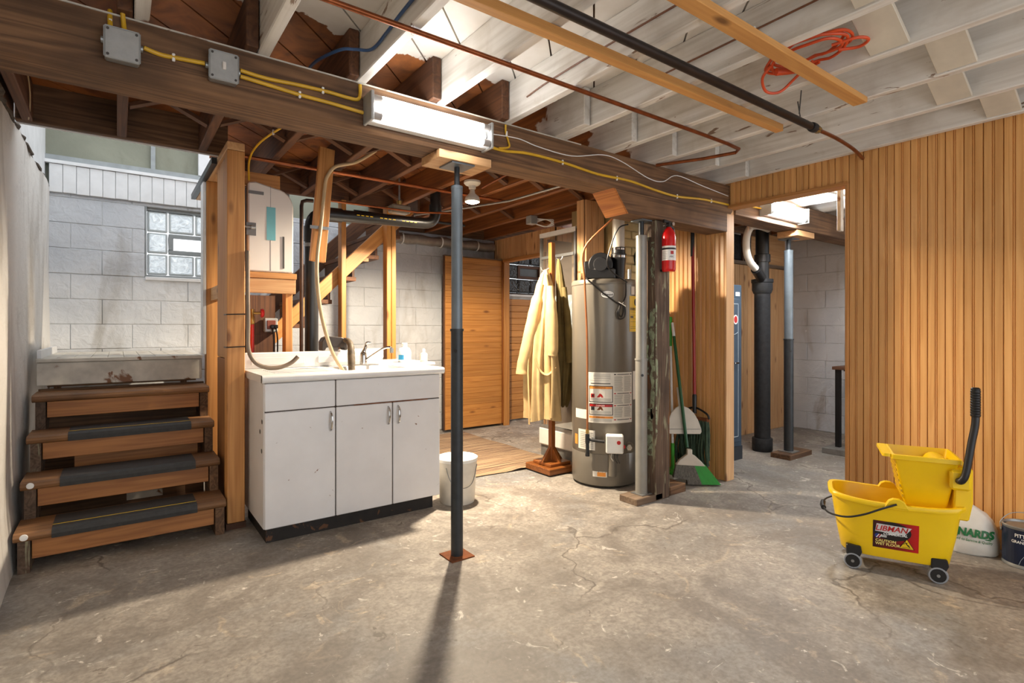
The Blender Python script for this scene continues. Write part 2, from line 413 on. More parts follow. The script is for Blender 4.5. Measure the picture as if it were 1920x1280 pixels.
def text(s, size, fn, name, mat, parent, align='CENTER', sx=1.0, shear=0.0, bold=0.0):
    """lettering as a mesh; fn maps the flat (x, y) of the type to a point in the parent's world/local space"""
    cu = bpy.data.curves.new('type', 'FONT'); cu.body = s; cu.size = size; cu.align_x = align; cu.align_y = 'CENTER'
    cu.shear = shear; cu.offset = bold; cu.resolution_u = 3
    to = bpy.data.objects.new('type', cu); COL.objects.link(to)
    dg = bpy.context.evaluated_depsgraph_get()
    me = bpy.data.meshes.new_from_object(to.evaluated_get(dg)); bpy.data.objects.remove(to)
    me.name = name
    for v in me.vertices: v.co = fn(v.co.x*sx, v.co.y)
    me.materials.clear(); me.materials.append(mat)
    o = bpy.data.objects.new(name, me); COL.objects.link(o); o.parent = parent
    return o
def flat(pts, fn, name, mat, parent):
    """a flat printed shape mapped onto a surface"""
    me = bpy.data.meshes.new(name); me.from_pydata([tuple(fn(x, y)) for x, y in pts], [], [tuple(range(len(pts)))])
    me.materials.append(mat); o = bpy.data.objects.new(name, me); COL.objects.link(o); o.parent = parent
    return o
def ell(cx, cy, a, b, n=28): return [(cx+a*math.cos(2*math.pi*i/n), cy+b*math.sin(2*math.pi*i/n)) for i in range(n)]

XL, XR, YB = -0.43, 3.74, 5.5          # left wall, right wall, back wall
ZJ, ZT = 2.25, 2.45                    # joist underside and top

# ================================================================== THE SETTING
struct(bx(-0.8, 6.7, -1.7, 5.8, -0.12, 0).build('floor', M_CONC))

# ---- left foundation wall, slightly uneven plaster
m = MB(); ny, nz = 46, 16
for side, off in ((0, 0.0), (1, -0.32)):
    for i in range(ny+1):
        for k in range(nz+1):
            y = -1.7+(YB+0.3+1.7)*i/ny; z = ZJ*k/nz
            wob = 0.010*math.sin(y*2.3+z*1.1)+0.008*math.sin(y*5.1-z*2.7)+0.03*max(0, 0.35-z)/0.35 if side == 0 else 0
            m.v.append(Vector((XL+off+wob, y, z)))
W_ = (nz+1); N_ = (ny+1)*W_
for i in range(ny):
    for k in range(nz):
        a = i*W_+k; m.f.append([a, a+1, a+W_+1, a+W_]); m.f.append([N_+a, N_+a+W_, N_+a+W_+1, N_+a+1])
for i in range(ny): m.f.append([i*W_+nz, N_+i*W_+nz, N_+(i+1)*W_+nz, (i+1)*W_+nz])
struct(m.build('wall_left', M_PLAST, smooth=True))
# broken mortar ledge along its top, and the boarded stairwell wall above
m = MB(); pts = []
for i in range(40):
    y = 2.5+i*0.077; pts.append((XL-0.005+random.uniform(-.012, .014), y, ZJ+random.uniform(-.012, .01)))
m.tube(pts, [random.uniform(.006, .014) for _ in pts], 7)
struct(m.build('trim_1', plain('mortar_ledge', (92, 80, 68), 0.9, 0, 0.4, 26, 0.6)))
struct(bx(XL-0.06, XL-0.02, 3.82, 5.52, ZJ, 3.3).build('wall_stairwell', M_WHITEBOARD))

# ---- back block wall with two glass block windows
def block_wall(name, axis, plane, a0, a1, z1, holes, thick, skip=None, facing=-1, bmat=None):
    """backing slab plus one object per block; axis 0: wall runs along x at y=plane, axis 1: along y at x=plane"""
    m = MB(); BH, BW, J = 0.2, 0.4, 0.005
    def slab(u0, u1, w0, w1, d0, d1):
        if axis == 0: m.box(u0, u1, min(d0, d1), max(d0, d1), w0, w1)
        else: m.box(min(d0, d1), max(d0, d1), u0, u1, w0, w1)
    cuts = sorted([a0, a1]+[h[0] for h in holes]+[h[1] for h in holes])
    for u0, u1 in zip(cuts, cuts[1:]):
        hs = [h for h in holes if h[0] <= u0+1e-6 and h[1] >= u1-1e-6]
        if hs:
            slab(u0, u1, 0, hs[0][2], plane, plane-facing*thick); slab(u0, u1, hs[0][3], z1, plane, plane-facing*thick)
        else: slab(u0, u1, 0, z1, plane, plane-facing*thick)
    root = struct(m.build(name, M_MORTAR))
    cache = {}
    r = 0
    while r*BH < z1-0.02:
        za = r*BH; zb = min(za+BH, z1); u = a0-(BW/2 if r % 2 else 0)
        while u < a1-0.02:
            segs = [(max(u, a0), min(u+BW, a1))]
            for h in holes:
                if zb > h[2]+0.01 and za < h[3]-0.01:
                    ns = []
                    for s0, s1 in segs:
                        if s1 <= h[0] or s0 >= h[1]: ns.append((s0, s1)); continue
                        if s0 < h[0]-0.02: ns.append((s0, h[0]))
                        if s1 > h[1]+0.02: ns.append((h[1], s1))
                    segs = ns
            for s0, s1 in segs:
                L = round(s1-s0, 3); hgt = round(zb-za, 3)
                if L < 0.03 or (skip and skip((s0+s1)/2, (za+zb)/2)): continue
                if (L, hgt) not in cache:
                    q = (-L/2+J/2, L/2-J/2, -0.008, 0.012, -hgt/2+J/2, hgt/2-J/2)
                    b = bx(*q) if axis == 0 else bx(q[2], q[3], q[0], q[1], q[4], q[5])
                    cache[(L, hgt)] = b.mesh('block', 0.003); cache[(L, hgt)].materials.append(bmat or M_CMU)
                d = plane+facing*(-0.004+random.uniform(0, 0.005)); c = (s0+s1)/2
                loc = (c, d, (za+zb)/2) if axis == 0 else (d, c, (za+zb)/2)
                piece('block', cache[(L, hgt)], root, loc, (random.uniform(-.006, .006), 0, random.uniform(-.006, .006)))
            u += BW
        r += 1
    return root
block_wall('wall_back', 0, YB, -0.5, 5.0, ZJ, [(0.19, 0.75, 1.6, 2.2), (3.95, 4.55, 1.6, 2.2)], 0.2,
           skip=lambda u, z: u > 3.2 or (z < 0.8 and u < 0.4))
# white boards above the block and the grey-green panelling of the stairwell
struct(bx(-0.5, 2.25, YB+0.02, YB+0.06, ZJ, 3.3).build('wall_stairwell_back', M_GREYGREEN))
ws = bpy.data.objects['wall_stairwell_back']
me = bx(-0.0405, 0.0405, -0.009, 0.009, -0.11, 0.11).mesh('board', 0.003); me.materials.append(M_WHITEBOARD)
for i in range(16): piece('board', me, ws, (-0.385+i*0.083, YB-0.025, 2.34+random.uniform(-.003, .003)))
bx(-0.45, 1.0, YB-0.05, YB+0.0, 2.45, 2.475).build('rail', M_WHITEBOARD, ws)
bx(-0.45, 1.0, YB-0.02, YB+0.02, 2.475, 2.52).build('rail', M_GREYTRIM, ws)
bx(0.23, 0.262, YB-0.01, YB+0.02, 2.52, 3.2).build('stile', M_GREYTRIM, ws)
bx(-0.45, 1.0, YB-0.02, YB+0.02, 2.86, 2.93).build('rail', M_GREYTRIM, ws)
bx(0.58, 0.9, YB-0.03, YB+0.02, 2.52, 3.2).build('stile', M_WHITEBOARD, ws)

M_GB = NT('glass_block_lit'); _v = M_GB.objco(); _n = M_GB.noise(_v, 17.0, 3, 2.0)
M_GB.bump(_n, 1.0, 0.02); M_GB.b.inputs['Emission Color'].default_value = (0.80, 0.90, 1.0, 1)
M_GB.link(M_GB.ramp(_n, (0.3, (0.30, 0.34, 0.38, 1)), (0.55, (0.62, 0.67, 0.70, 1)), (0.75, (0.95, 1, 1, 1))), M_GB.b.inputs['Emission Color'])
M_GB.b.inputs['Emission Strength'].default_value = 0.42
M_GB = M_GB.out(lin(190, 200, 206), 0.1)
M_DAY = emit('daylight_vent', (0.93, 0.97, 1.0), 0.9)
M_GBEDGE = glassy('glass_block_edge', (196, 204, 206), 0.15, 1.0)
def block_window(name, x0, widths, face_mat, edge_mat, vent_mat, frame_mat):
    root = bpy.data.objects.new(name, None); COL.objects.link(root); root.location = (x0, YB, 1.6); struct(root)
    w1 = x0+sum(widths)
    bx(x0, w1, YB+0.03, YB+0.10, 1.60, 1.625).build('sill', frame_mat, root)
    bx(x0, w1, YB+0.03, YB+0.10, 2.175, 2.2).build('head', frame_mat, root)
    bx(x0-0.004, x0+0.012, YB+0.0, YB+0.10, 1.60, 2.2).build('jamb', frame_mat, root)
    bx(x0, w1, YB-0.02, YB+0.03, 1.575, 1.605).build('sill', M_WHITEBOARD, root, 0.004)
    for r in range(3):
        x = x0+0.012
        for c, wd in enumerate(widths):
            a, b, z0, z1 = x+0.004, x+wd-0.004, 1.625+r*0.1835+0.004, 1.625+(r+1)*0.1835-0.004
            x += wd
            if r == 1 and c == 1:
                b = a+sum(widths[1:])-0.02
                m = MB(); m.box(a, b, YB+0.035, YB+0.09, z0, z0+0.035); m.box(a, b, YB+0.035, YB+0.09, z1-0.035, z1)
                m.box(a, a+0.035, YB+0.035, YB+0.09, z0+0.035, z1-0.035); m.box(b-0.02, b, YB+0.035, YB+0.09, z0+0.035, z1-0.035)
                vf = m.build('vent_frame', M_GREYTRIM if frame_mat is not M_DARKBOX else 'old', root, 0.003)
                bx(a+0.035, b-0.02, YB+0.06, YB+0.07, z0+0.035, z1-0.035).build('vent_pane', vent_mat, vf)
                continue
            if r == 1 and c > 1: continue
            g = bx(a, b, YB+0.04, YB+0.10, z0, z1).build('glass_block', edge_mat, root, 0.008)
            q = 0.016
            bx(a+q, b-q, YB+0.034, YB+0.042, z0+q, z1-q).build('face', face_mat, g, 0.004)
    return root
block_window('window_1', 0.19, [0.155, 0.2, 0.193], M_GB, M_GBEDGE, M_DAY, M_GREYTRIM)
block_window('window_2', 3.95, [0.2, 0.2, 0.188], M_BLACKGL, M_BLACKGL, plain('vent_dusk', (84, 96, 104), 0.3), M_DARKBOX)

# ---- right wall: beaded boards on backing, doorway into the utility room
DY0, DY1, DZ = 1.50, 2.345, 2.075
m = MB(); m.box(XR+0.012, XR+0.09, -1.7, DY0-0.02, 0, 2.3); m.box(XR+0.012, XR+0.09, DY1, 2.9, 0, 2.04); m.box(XR+0.012, XR+0.09, DY0-0.02, DY1, DZ+0.02, 2.3)
wr = struct(m.build('wall_right', 'pale'))
def bead_board(wd, hgt):
    """tongue-and-groove board with a centre bead, lying in the y-z plane, face towards -x"""
    e = 0.0045; q = wd/2; prof = [(-q+.001, 0), (-q+.001, -.006), (-q+e, -.012), (-.008, -.012), (-.0045, -.006), (0, -.012), (.0045, -.006), (.008, -.012), (q-e, -.012), (q-.001, -.006), (q-.001, 0)]
    mb = MB(); n = len(prof); vs = []
    for z in (-hgt/2, hgt/2): vs += [(x, y, z) for y, x in prof]
    mb.add(vs, [tuple(range(n)), tuple(range(n, 2*n))[::-1]]+[(i, (i+1) % n, n+(i+1) % n, n+i) for i in range(n)])
    me = mb.mesh('board'); me.materials.append(wood('fir', 2)); return me
BWD = 0.082
me_f = bead_board(BWD, 2.268); me_h = bead_board(BWD, 2.268-DZ-0.02); me_l = bead_board(BWD, 2.04)
y = DY0-0.02-BWD/2
while y > -1.65:
    piece('board', me_f, wr, (XR+0.012, y, 1.136)); y -= BWD
y = DY0-0.02+BWD/2
while y < DY1-0.01:
    piece('board', me_h, wr, (XR+0.012, y, (2.27+DZ+0.02)/2+0.001)); y += BWD
y = DY1+BWD/2+0.002
while y < 2.9:
    piece('board', me_l if y > 2.28 else me_f, wr, (XR+0.012, y, 1.022)); y += BWD
bx(XR-0.004, XR+0.10, DY1-0.018, DY1+0.0, 0.0, DZ).build('jamb', 'pale', wr, 0.002)
bx(XR-0.012, XR+0.10, DY0-0.022, DY0-0.002, 0.0, DZ).build('jamb', 'pine', wr, 0.002)
bx(XR-0.014, XR+0.10, DY0-0.022, DY1+0.03, DZ, DZ+0.022).build('head_jamb', 'pine', wr, 0.002)

# ---- utility room beyond the doorway
block_wall('wall_far', 1, 6.47, 0.6, 3.3, 2.3, [], 0.2, skip=lambda u, z: u < 1.5, bmat=M_CMU2)
wu = struct(MB().box(XR+0.1, 6.45, 3.25, 3.30, 0, 1.87).box(5.72, 6.45, 3.25, 3.30, 1.90, 2.25).build('wall_utility', 'pale'))
mb = MB().prism([(-.0405, 0), (-.0405, -.008), (-.036, -.014), (.036, -.014), (.0405, -.008), (.0405, 0)], 2, -.93, .93)
me = mb.mesh('board'); me.materials.append(wood('pale', 2))
for i in range(31): piece('board', me, wu, (XR+0.17+i*0.083, 3.25, 0.932))
bx(XR+0.1, 6.45, 3.2, 3.29, 1.865, 1.90).build('ledge', 'silver', wu)
w3 = bpy.data.objects.new('window_3', None); COL.objects.link(w3); w3.location = (4.4, 3.25, 1.9); struct(w3)
for i in range(9):
    bx(3.9+i*0.2, 4.09+i*0.2, 3.24, 3.29, 1.91, 2.19).build('glass_block', M_BLACKGL, w3, 0.008)
for i in range(0, 10, 2): bx(3.885+i*0.2, 3.91+i*0.2, 3.22, 3.245, 1.9, 2.2).build('mullion', 'old', w3)
bx(3.88, 5.8, 3.22, 3.3, 2.2, 2.25).build('head', 'dark', w3)

# ---- bathroom partition of knotty pine, its open door, shower wall
WX = 3.76
m = MB(); m.box(WX, WX+0.06, 5.28, 5.49, 0, 2.25); m.box(WX, WX+0.06, 4.34, 4.5, 0, 2.25); m.box(WX, WX+0.06, 4.5, 5.28, 2.0, 2.25); m.box(WX+0.06, 4.5, 4.34, 4.38, 0, 2.25)
wb = struct(m.build('wall_bathroom', 'old'))
def vboard(hgt, wd=0.07, kind='pale'):
    mb = MB().prism([(-wd/2+.001, 0), (-wd/2+.001, -.008), (-wd/2+.005, -.013), (wd/2-.005, -.013), (wd/2-.001, -.008), (wd/2-.001, 0)], 2, -hgt/2, hgt/2)
    me = mb.mesh('board'); me.materials.append(wood(kind, 2)); return me
hb = vboard(0.25); fb = vboard(2.25)
R90 = (0, 0, math.radians(-90))
for i in range(16):
    y = 4.375+i*0.07
    if y > 5.48: break
    full = y < 4.49 or y > 5.29
    piece('board', fb if full else hb, wb, (WX, y, 1.125 if full else 2.125), R90)
for i in range(9): piece('board', fb, wb, (WX+0.02+i*0.07+0.035, 4.34, 1.125))
bx(WX-0.02, WX+0.07, 4.5, 5.28, 1.965, 2.0).build('head_jamb', 'pine', wb, 0.002)
bx(WX-0.012, WX+0.07, 4.5, 4.53, 0, 1.965).build('jamb', 'sauna', wb, 0.002)
bx(WX-0.012, WX+0.07, 5.26, 5.28, 0, 1.965).build('jamb', 'sauna', wb, 0.002)
mb = MB().prism([(-.04+.001, 0), (-.04+.001, -.008), (-.035, -.013), (.035, -.013), (.039, -.008), (.039, 0)], 0, -.6, .6)
me = mb.mesh('board')
for v in me.vertices: v.co = (v.co.x, v.co.z, v.co.y)
me.materials.append(wood('sauna', 0))
for i in range(19):
    piece('board', me, wb, (4.44, 5.475, 0.06+i*0.08))
# open door, boarded horizontally
d1 = bpy.data.objects.new('door_1', None); COL.objects.link(d1); d1.location = (3.35, 5.32, 0); struct(d1)
mb = MB().prism([(0, -.0325), (-.010, -.0325), (-.014, -.029), (-.014, .029), (-.010, .0325), (0, .0325)], 0, -.385, .385)
me = mb.mesh('plank'); me.materials.append(wood('sauna', 0))
for i in range(30): piece('plank', me, d1, (3.345, 5.30, 0.06+i*0.0652))
bx(2.955, 3.735, 5.30, 5.33, 0.03, 1.985).build('backing', 'old', d1)
bx(3.732, 3.775, 5.275, 5.335, 0.03, 1.985).build('stile', 'stand', d1, 0.002)
bx(2.95, 3.775, 5.285, 5.332, 1.985, 1.995).build('cap', 'silver', d1)

# ---- chimney of painted brick
ch = struct(bx(3.412, 3.95, 3.162, 3.7, 0, ZJ).build('wall_chimney', M_BRICKM))
bk = bx(-.098, .098, -.012, .012, -.031, .031).mesh('brick', 0.005); bk.materials.append(M_BRICK)
bh = bx(-.046, .046, -.012, .012, -.031, .031).mesh('brick', 0.005); bh.materials.append(M_BRICK)
for r in range(31):
    z = 0.036+r*0.072; x = 3.40+(0.0 if r % 2 else -0.104)
    while x < 3.95:
        a, b = max(x, 3.402), min(x+0.208, 3.95)
        if b-a > 0.15: piece('brick', bk, ch, ((a+b)/2, 3.16+random.uniform(-.003, .003), z), (0, 0, random.uniform(-.012, .012)))
        elif b-a > 0.06: piece('brick', bh, ch, ((a+b)/2, 3.16, z))
        x += 0.208

# ---- ceiling: diagonal subfloor boards over joists, bridging, blocking
regs = [(-0.45, 3.86, -1.7, 3.79), (0.56, 3.86, 3.79, 4.62), (2.15, 3.86, 4.62, 5.5), (3.86, 6.5, -0.4, 3.3), (3.86, 5.0, 3.3, 5.5)]
m = MB()
for x0, x1, y0, y1 in regs: m.box(x0, x1, y0, y1, ZT+0.022, ZT+0.05)
ce = struct(m.build('ceiling', 'dark'))
def clip(poly, ax, lim, keep_less):
    out = []
    for i, p in enumerate(poly):
        q = poly[(i+1) % len(poly)]
        ip = (p[ax] <= lim) if keep_less else (p[ax] >= lim); iq = (q[ax] <= lim) if keep_less else (q[ax] >= lim)
        if ip: out.append(p)
        if ip != iq:
            t = (lim-p[ax])/(q[ax]-p[ax]); out.append((p[0]+(q[0]-p[0])*t, p[1]+(q[1]-p[1])*t))
    return out
def sub_paint():
    t = NT('subfloor_paint'); P = t.n('ShaderNodeNewGeometry').outputs['Position']; sep = t.n('ShaderNodeSeparateXYZ', {0: P}); v = t.objco()
    g = t.noise(t.scalev(P, (3, 3, 3)), 1.0, 5)
    white = t.ramp(g, (0.3, lin(214, 204, 190)), (0.7, lin(236, 232, 226)))
    wd = t.ramp(t.noise(P, 6.0, 5, 1.0), (0.3, lin(168, 100, 48)), (0.7, lin(92, 52, 28)))
    e = t.math('ADD', sep.outputs[1], t.math('MULTIPLY', t.math('SUBTRACT', t.noise(P, 4.5, 5, 0.6), 0.5), 0.5))
    col = t.mix(t.ramp(t.math('SUBTRACT', e, 1.32), (0.99, (0, 0, 0, 1)), (1.0, (1, 1, 1, 1))), white, wd)
    return t.out(col, 0.6)
M_SUB = sub_paint()
S2 = math.sqrt(0.5)
for x0, x1, y0, y1 in regs:
    ns = [(x-y)*S2 for x in (x0, x1) for y in (y0, y1)]
    i = math.floor(min(ns)/0.2)
    while i*0.2 < max(ns):
        a, b = i*0.2+0.004, (i+1)*0.2-0.004; T = 12
        poly = [((n+s)*S2, (s-n)*S2) for n, s in ((a, -T), (b, -T), (b, T), (a, T))]
        for ax, lim, kl in ((0, x0, False), (0, x1, True), (1, y0, False), (1, y1, True)):
            poly = clip(poly, ax, lim, kl) if poly else poly
        if len(poly) > 2: MB().prism(poly, 2, ZT, ZT+0.021).build('subfloor_board', M_SUB, ce)
        i += 1
JX = [0.07+0.4*k for k in range(-1, 10)]
TH = 0.045
def joist(x, y0, y1, mat, th=TH, z0=ZJ):
    return bx(x-th/2, x+th/2, y0, y1, z0, ZT).build('joist', mat, ce, 0.004)
for k, x in enumerate(JX):
    joist(x, -1.7, 2.47, painted_joist())
    y_end = 3.77 if x < 0.5 else (4.53 if x < 2.1 else 5.475)
    lap = (2.26 if x < 1.9 else 2.07+0.02*(k % 3))
    joist(x-TH-0.004, lap, y_end, painted_joist() if x > 1.9 else wood('old', 1))
for k in range(6): joist(4.1+0.4*k, -0.4, 3.22, painted_joist())
bx(XL, 0.56, 3.77, 3.815, ZJ, ZT+0.02).build('header', 'dark', ce, 0.004)
bx(XL, 0.56, 3.815, 3.83, ZJ-0.005, ZT+0.1).build('header', M_WHITEBOARD, ce, 0.002)
bx(0.61, 2.15, 4.53, 4.568, ZJ, ZT).build('header', 'old', ce, 0.004)
bx(XL-0.03, XL, -1.7, 3.76, ZJ, ZT+0.02).build('rim_board', 'old', ce)
bx(2.15, 5.0, 5.476, 5.5, ZJ, ZT+0.02).build('rim_board', 'dark', ce)
bx(XR+0.1, 6.46, 3.225, 3.3, ZJ, ZT+0.02).build('rim_board', 'dark', ce)
bx(6.44, 6.5, -0.4, 3.22, ZJ+0.05, ZT+0.02).build('rim_board', 'dark', ce)
bx(XR+0.012, XR+0.05, 2.9, 4.34, ZJ, ZT).build('rim_board', 'dark', ce)
# single diagonal bridging planks in the front bays
for xa, yb in ((2.07, 0.82), (2.47, 0.71), (2.87, 0.82), (3.27, 0.72), (1.67, 0.72), (1.27, 0.82)):
    stick('bridging', (xa+TH/2+0.004, yb, ZT-0.014), (xa+0.4-TH/2-0.004, yb, ZJ+0.014), 0.135, 0.02, plain('blocking_paint', (214, 204, 186), 0.5, 0, 0.12, 7), ce, 0.002)
# cross bridging in the rear bays
for k in range(1, len(JX)-1):
    for yb in (3.28, 4.28):
        if yb > 4 and JX[k] < 0.6: continue
        xa, xb = JX[k]-TH/2+0.0, JX[k+1]-TH*1.5-0.006
        stick('bridging', (xa, yb, ZJ+0.02), (xb, yb, ZT-0.02), 0.05, 0.018, 'old', ce)
        stick('bridging', (xa, yb+0.055, ZT-0.02), (xb, yb+0.055, ZJ+0.02), 0.05, 0.018, 'old', ce)

# ================================================================== STRUCTURAL THINGS
bm_ = thing('ceiling_beam', 'long dark brown timber beam carrying the joists across the basement', 'beam', (1.6, 2.41, 2.04))
mb = MB(); mb.prism([(2.31, 2.06), (2.325, 2.04), (2.50, 2.04), (2.51, 2.05), (2.51, 2.249), (2.31, 2.249)], 0, XL, XR+0.05)
mb.build('timber', 'dark', bm_)
mb = MB().prism([(2.50, 2.04), (2.62, 1.90), (3.738, 1.90), (3.738, 2.04)], 1, 2.32, 2.50)
mb.build('bolster', 'dark', bm_, 0.003)
mb = MB().prism([(2.488, 2.04), (2.608, 1.895), (2.625, 1.898), (2.505, 2.04)], 1, 2.318, 2.502); mb.build('bolster_end', 'newcut', bm_)
stick('wear_strip', (XL+.01, 2.3075, 2.246), (2.2, 2.3075, 2.246), 0.004, 0.006, M_LANDING, bm_)
b2 = thing('ceiling_beam', 'dark beam beyond the doorway with a fluorescent fixture on its face', 'beam', (5.1, 2.41, 2.04))
MB().prism([(2.31, 2.04), (2.51, 2.04), (2.51, 2.249), (2.31, 2.249)], 0, XR+0.095, 6.46).build('timber', 'dark', b2, 0.004)

def adj_post(name, label, x, y, r, z_top, zj, m_low, m_up, base, plate_mat, pw=0.066):
    t = thing(name, label, 'post', (x, y, 0)); zb = base
    MB().lathe([(r, zb+0.006), (r, zj), (r+0.004, zj), (r+0.004, zj+0.012), (r-0.002, zj+0.012)], (x, y, 0), 24).build('lower_tube', m_low, t, smooth=True)
    MB().lathe([(r*0.93, zj), (r*0.93, z_top-0.12), (r*0.97, z_top-0.12), (r*0.97, z_top-0.105), (r*0.6, z_top-0.10)], (x, y, 0), 24).build('upper_tube', m_up, t, smooth=True)
    MB().lathe([(r*0.45, z_top-0.11), (r*0.45, z_top-0.008)], (x, y, 0), 14).build('screw', M_POSTD, t, smooth=True)
    bx(x-pw, x+pw, y-pw, y+pw, z_top-0.008, z_top).build('top_plate', M_POSTG, t)
    bx(x-pw, x+pw, y-pw, y+pw, zb, zb+0.006).build('base_plate', plate_mat, t)
    for zz in (zj-0.1,):
        MB().tube([(x-0.7*r, y-0.8*r, zz), (x-0.75*r, y-0.86*r, zz)], 0.009, 10).build('pin', M_BLACK, t)
    return t
adj_post('steel_post', 'black and grey adjustable steel post standing alone mid-floor', 1.403, 2.385, 0.031, 1.996, 1.15, M_POSTD, M_POSTG, 0.0, M_RUST)
tag(bx(1.26, 1.565, 2.31, 2.50, 1.997, 2.039).build('wood_block', 'pale', None, 0.002), 'tan wooden block wedged between the lone post and the beam', 'block')
adj_post('steel_post', 'grey painted steel column beside the water heater and old timber', 2.87, 2.42, 0.040, 1.898, 0.95, M_COLG, M_COLG, 0.045, M_STEEL, 0.05)
tag(bx(2.74, 3.0, 2.345, 2.50, 0.0, 0.044).build('footing_block', 'silver', None, 0.003), 'flat wooden footing block under the grey column', 'block')
adj_post('steel_post', 'dark steel column standing in the utility room doorway view', 4.95, 2.46, 0.040, 1.985, 1.06, M_POSTD, M_POSTG, 0.045, M_STEEL)
tag(bx(4.78, 5.18, 2.36, 2.54, 0, 0.044).build('footing_block', 'dark', None, 0.003), 'dark plank footing under the utility room column', 'block')
tag(bx(4.82, 5.14, 2.32, 2.5, 1.987, 2.038).build('wood_block', 'pale', None, 0.002), 'pale wooden block above the utility room column', 'block')

tp = thing('timber_post', 'old weathered square timber post with flaking green paint', 'post', (3.0, 2.42, 0))
bx(2.925, 3.08, 2.345, 2.5, 0, 1.898).build('timber', 'timber', tp, 0.006)
bx(3.082, 3.10, 2.40, 2.5, 0, 1.55).build('side_strip', 'silver', tp)
rp = random.Random(11)
for ya, yb, za, zb_ in ((2.348, 2.40, 0.55, 1.30), (2.36, 2.44, 0.30, 0.62), (2.40, 2.47, 0.85, 1.15), (2.35, 2.39, 1.45, 1.75)):
    lo_ = []; hi_ = []; n_ = 14
    for i in range(n_): z_ = za+(zb_-za)*i/(n_-1); lo_.append((ya+rp.uniform(0, .014), z_)); hi_.append((yb-rp.uniform(0, .03), z_))
    MB().prism(lo_+hi_[::-1], 0, 2.9232, 2.9262).build('paint_patch', plain('flaking_green', (156, 166, 136), 0.7, 0, 0.3, 30, 0.2, ((96, 82, 66), 24.0, 0.52)), tp)
MB().prism([(2.927, .42), (2.944, .45), (2.938, .7), (2.95, .9), (2.936, 1.1), (2.94, 1.32), (2.927, 1.35)], 1, 2.3432, 2.3462).build('paint_patch', MATS['flaking_green'], tp)
tag(bx(3.103, 3.28, 2.36, 2.52, 0, 0.06).build('footing_block', 'dark', None, 0.004), 'dark wooden footing block at the foot of the timber post', 'block')

# ================================================================== STAIRS
st = thing('staircase', 'short worn wooden staircase with black rubber tread mats', 'staircase', (0.03, 3.85, 0))
TR = [(3.40, 0.195), (3.63, 0.385), (3.86, 0.58), (4.09, 0.78)]
for k, (yf, zt) in enumerate(TR):
    xl, xr = XL+0.035, 0.497
    prof = [(yf+0.02, zt-0.042), (yf+0.006, zt-0.034), (yf, zt-0.02), (yf+0.006, zt-0.006), (yf+0.02, zt), (yf+0.265, zt), (yf+0.265, zt-0.042)]
    tr = MB().prism(prof, 0, xl, xr).build('tread', 'tread', st, 0.002)
    if k < 3:
        a, b = (-0.255, 0.355) if k == 0 else (-0.26+0.02*k, 0.37)
        pm = [(yf-0.004, zt-0.04), (yf-0.006, zt-0.02), (yf-0.001, zt-0.003), (yf+0.016, zt+0.006), (yf+0.235, zt+0.006), (yf+0.235, zt+0.0005), (yf+0.02, zt+0.0005), (yf+0.0055, zt-0.007), (yf-0.0005, zt-0.02), (yf-0.0005, zt-0.04)]
        tm = MB().prism(pm, 0, a, b).build('rubber_mat', M_RUBBER, tr)
        if k != 1: bx(a, b, yf+0.06, yf+0.064, zt+0.006, zt+0.0072).build('stripe', M_LYELLOW, tm)
    if k in (0, 1): 
        MB().lathe([(0.0, -.003), (0.014, -.002), (0.016, 0.001), (0.0, 0.002)], (XL+0.075, yf-0.0005, zt-0.018), 14, axis=1).build('paint_blob', M_LWHITE, tr)
    bx(-0.33, 0.44, yf+0.035, yf+0.058, zt-0.135, zt-0.043).build('riser', 'riser', st, 0.002)
def saw(x0, x1):
    p = [(3.42, 0)]; 
    for k, (yf, zt) in enumerate(TR):
        p += [(yf+0.022, zt-0.0425), (TR[k+1][0]+0.022 if k < 3 else yf+0.24, zt-0.0425)]
    p += [(4.33, 0.60), (3.66, 0.0)]
    return MB().prism(p, 0, x0, x1)
saw(XL+0.05, XL+0.095).build('stringer', 'timber', st)
saw(0.445, 0.49).build('stringer', 'dark', st)
bx(-0.2, 0.42, 4.02, 4.04, 0.31, 0.5).build('riser', 'riser', st)
bx(XL+0.04, 0.495, 4.37, 4.395, 0.0, 0.79).build('shade_backing', 'dark', st)  # dark board added to stand for the shade under the stairs, hides the pale wall
bx(0.05, 0.25, 4.365, 4.369, 0.03, 0.3).build('paint_patch', M_LANDING, st)

ld = thing('stair_landing', 'white painted plank landing above the short staircase', 'landing', (0.06, 4.9, 0.97))
me = bx(-.0425, .0425, -.565, .565, -.011, .011).mesh('plank', 0.002); me.materials.append(M_LANDING)
for i in range(10):
    piece('plank', me, ld, (XL+0.075+i*0.087, 4.885, 0.968))
bx(XL+0.035, 0.478, 4.325, 4.36, 0.815, 0.955).build('fascia', M_LANDING, ld, 0.003)
bx(XL+0.035, 0.478, 4.30, 4.32, 0.957, 0.98).build('nosing', M_LANDING, ld, 0.003)
for xx in (XL+0.06, 0.46): bx(xx-.02, xx+.02, 5.36, 5.44, 0, 0.957).build('leg', 'dark', ld)
bx(-0.35, 0.45, 4.40, 4.44, 0.80, 0.957).build('bearer', 'dark', ld)
bx(XL+0.035, XL+0.055, 4.36, 5.44, 0.98, 1.03).build('skirting', M_WHITEBOARD, ld)

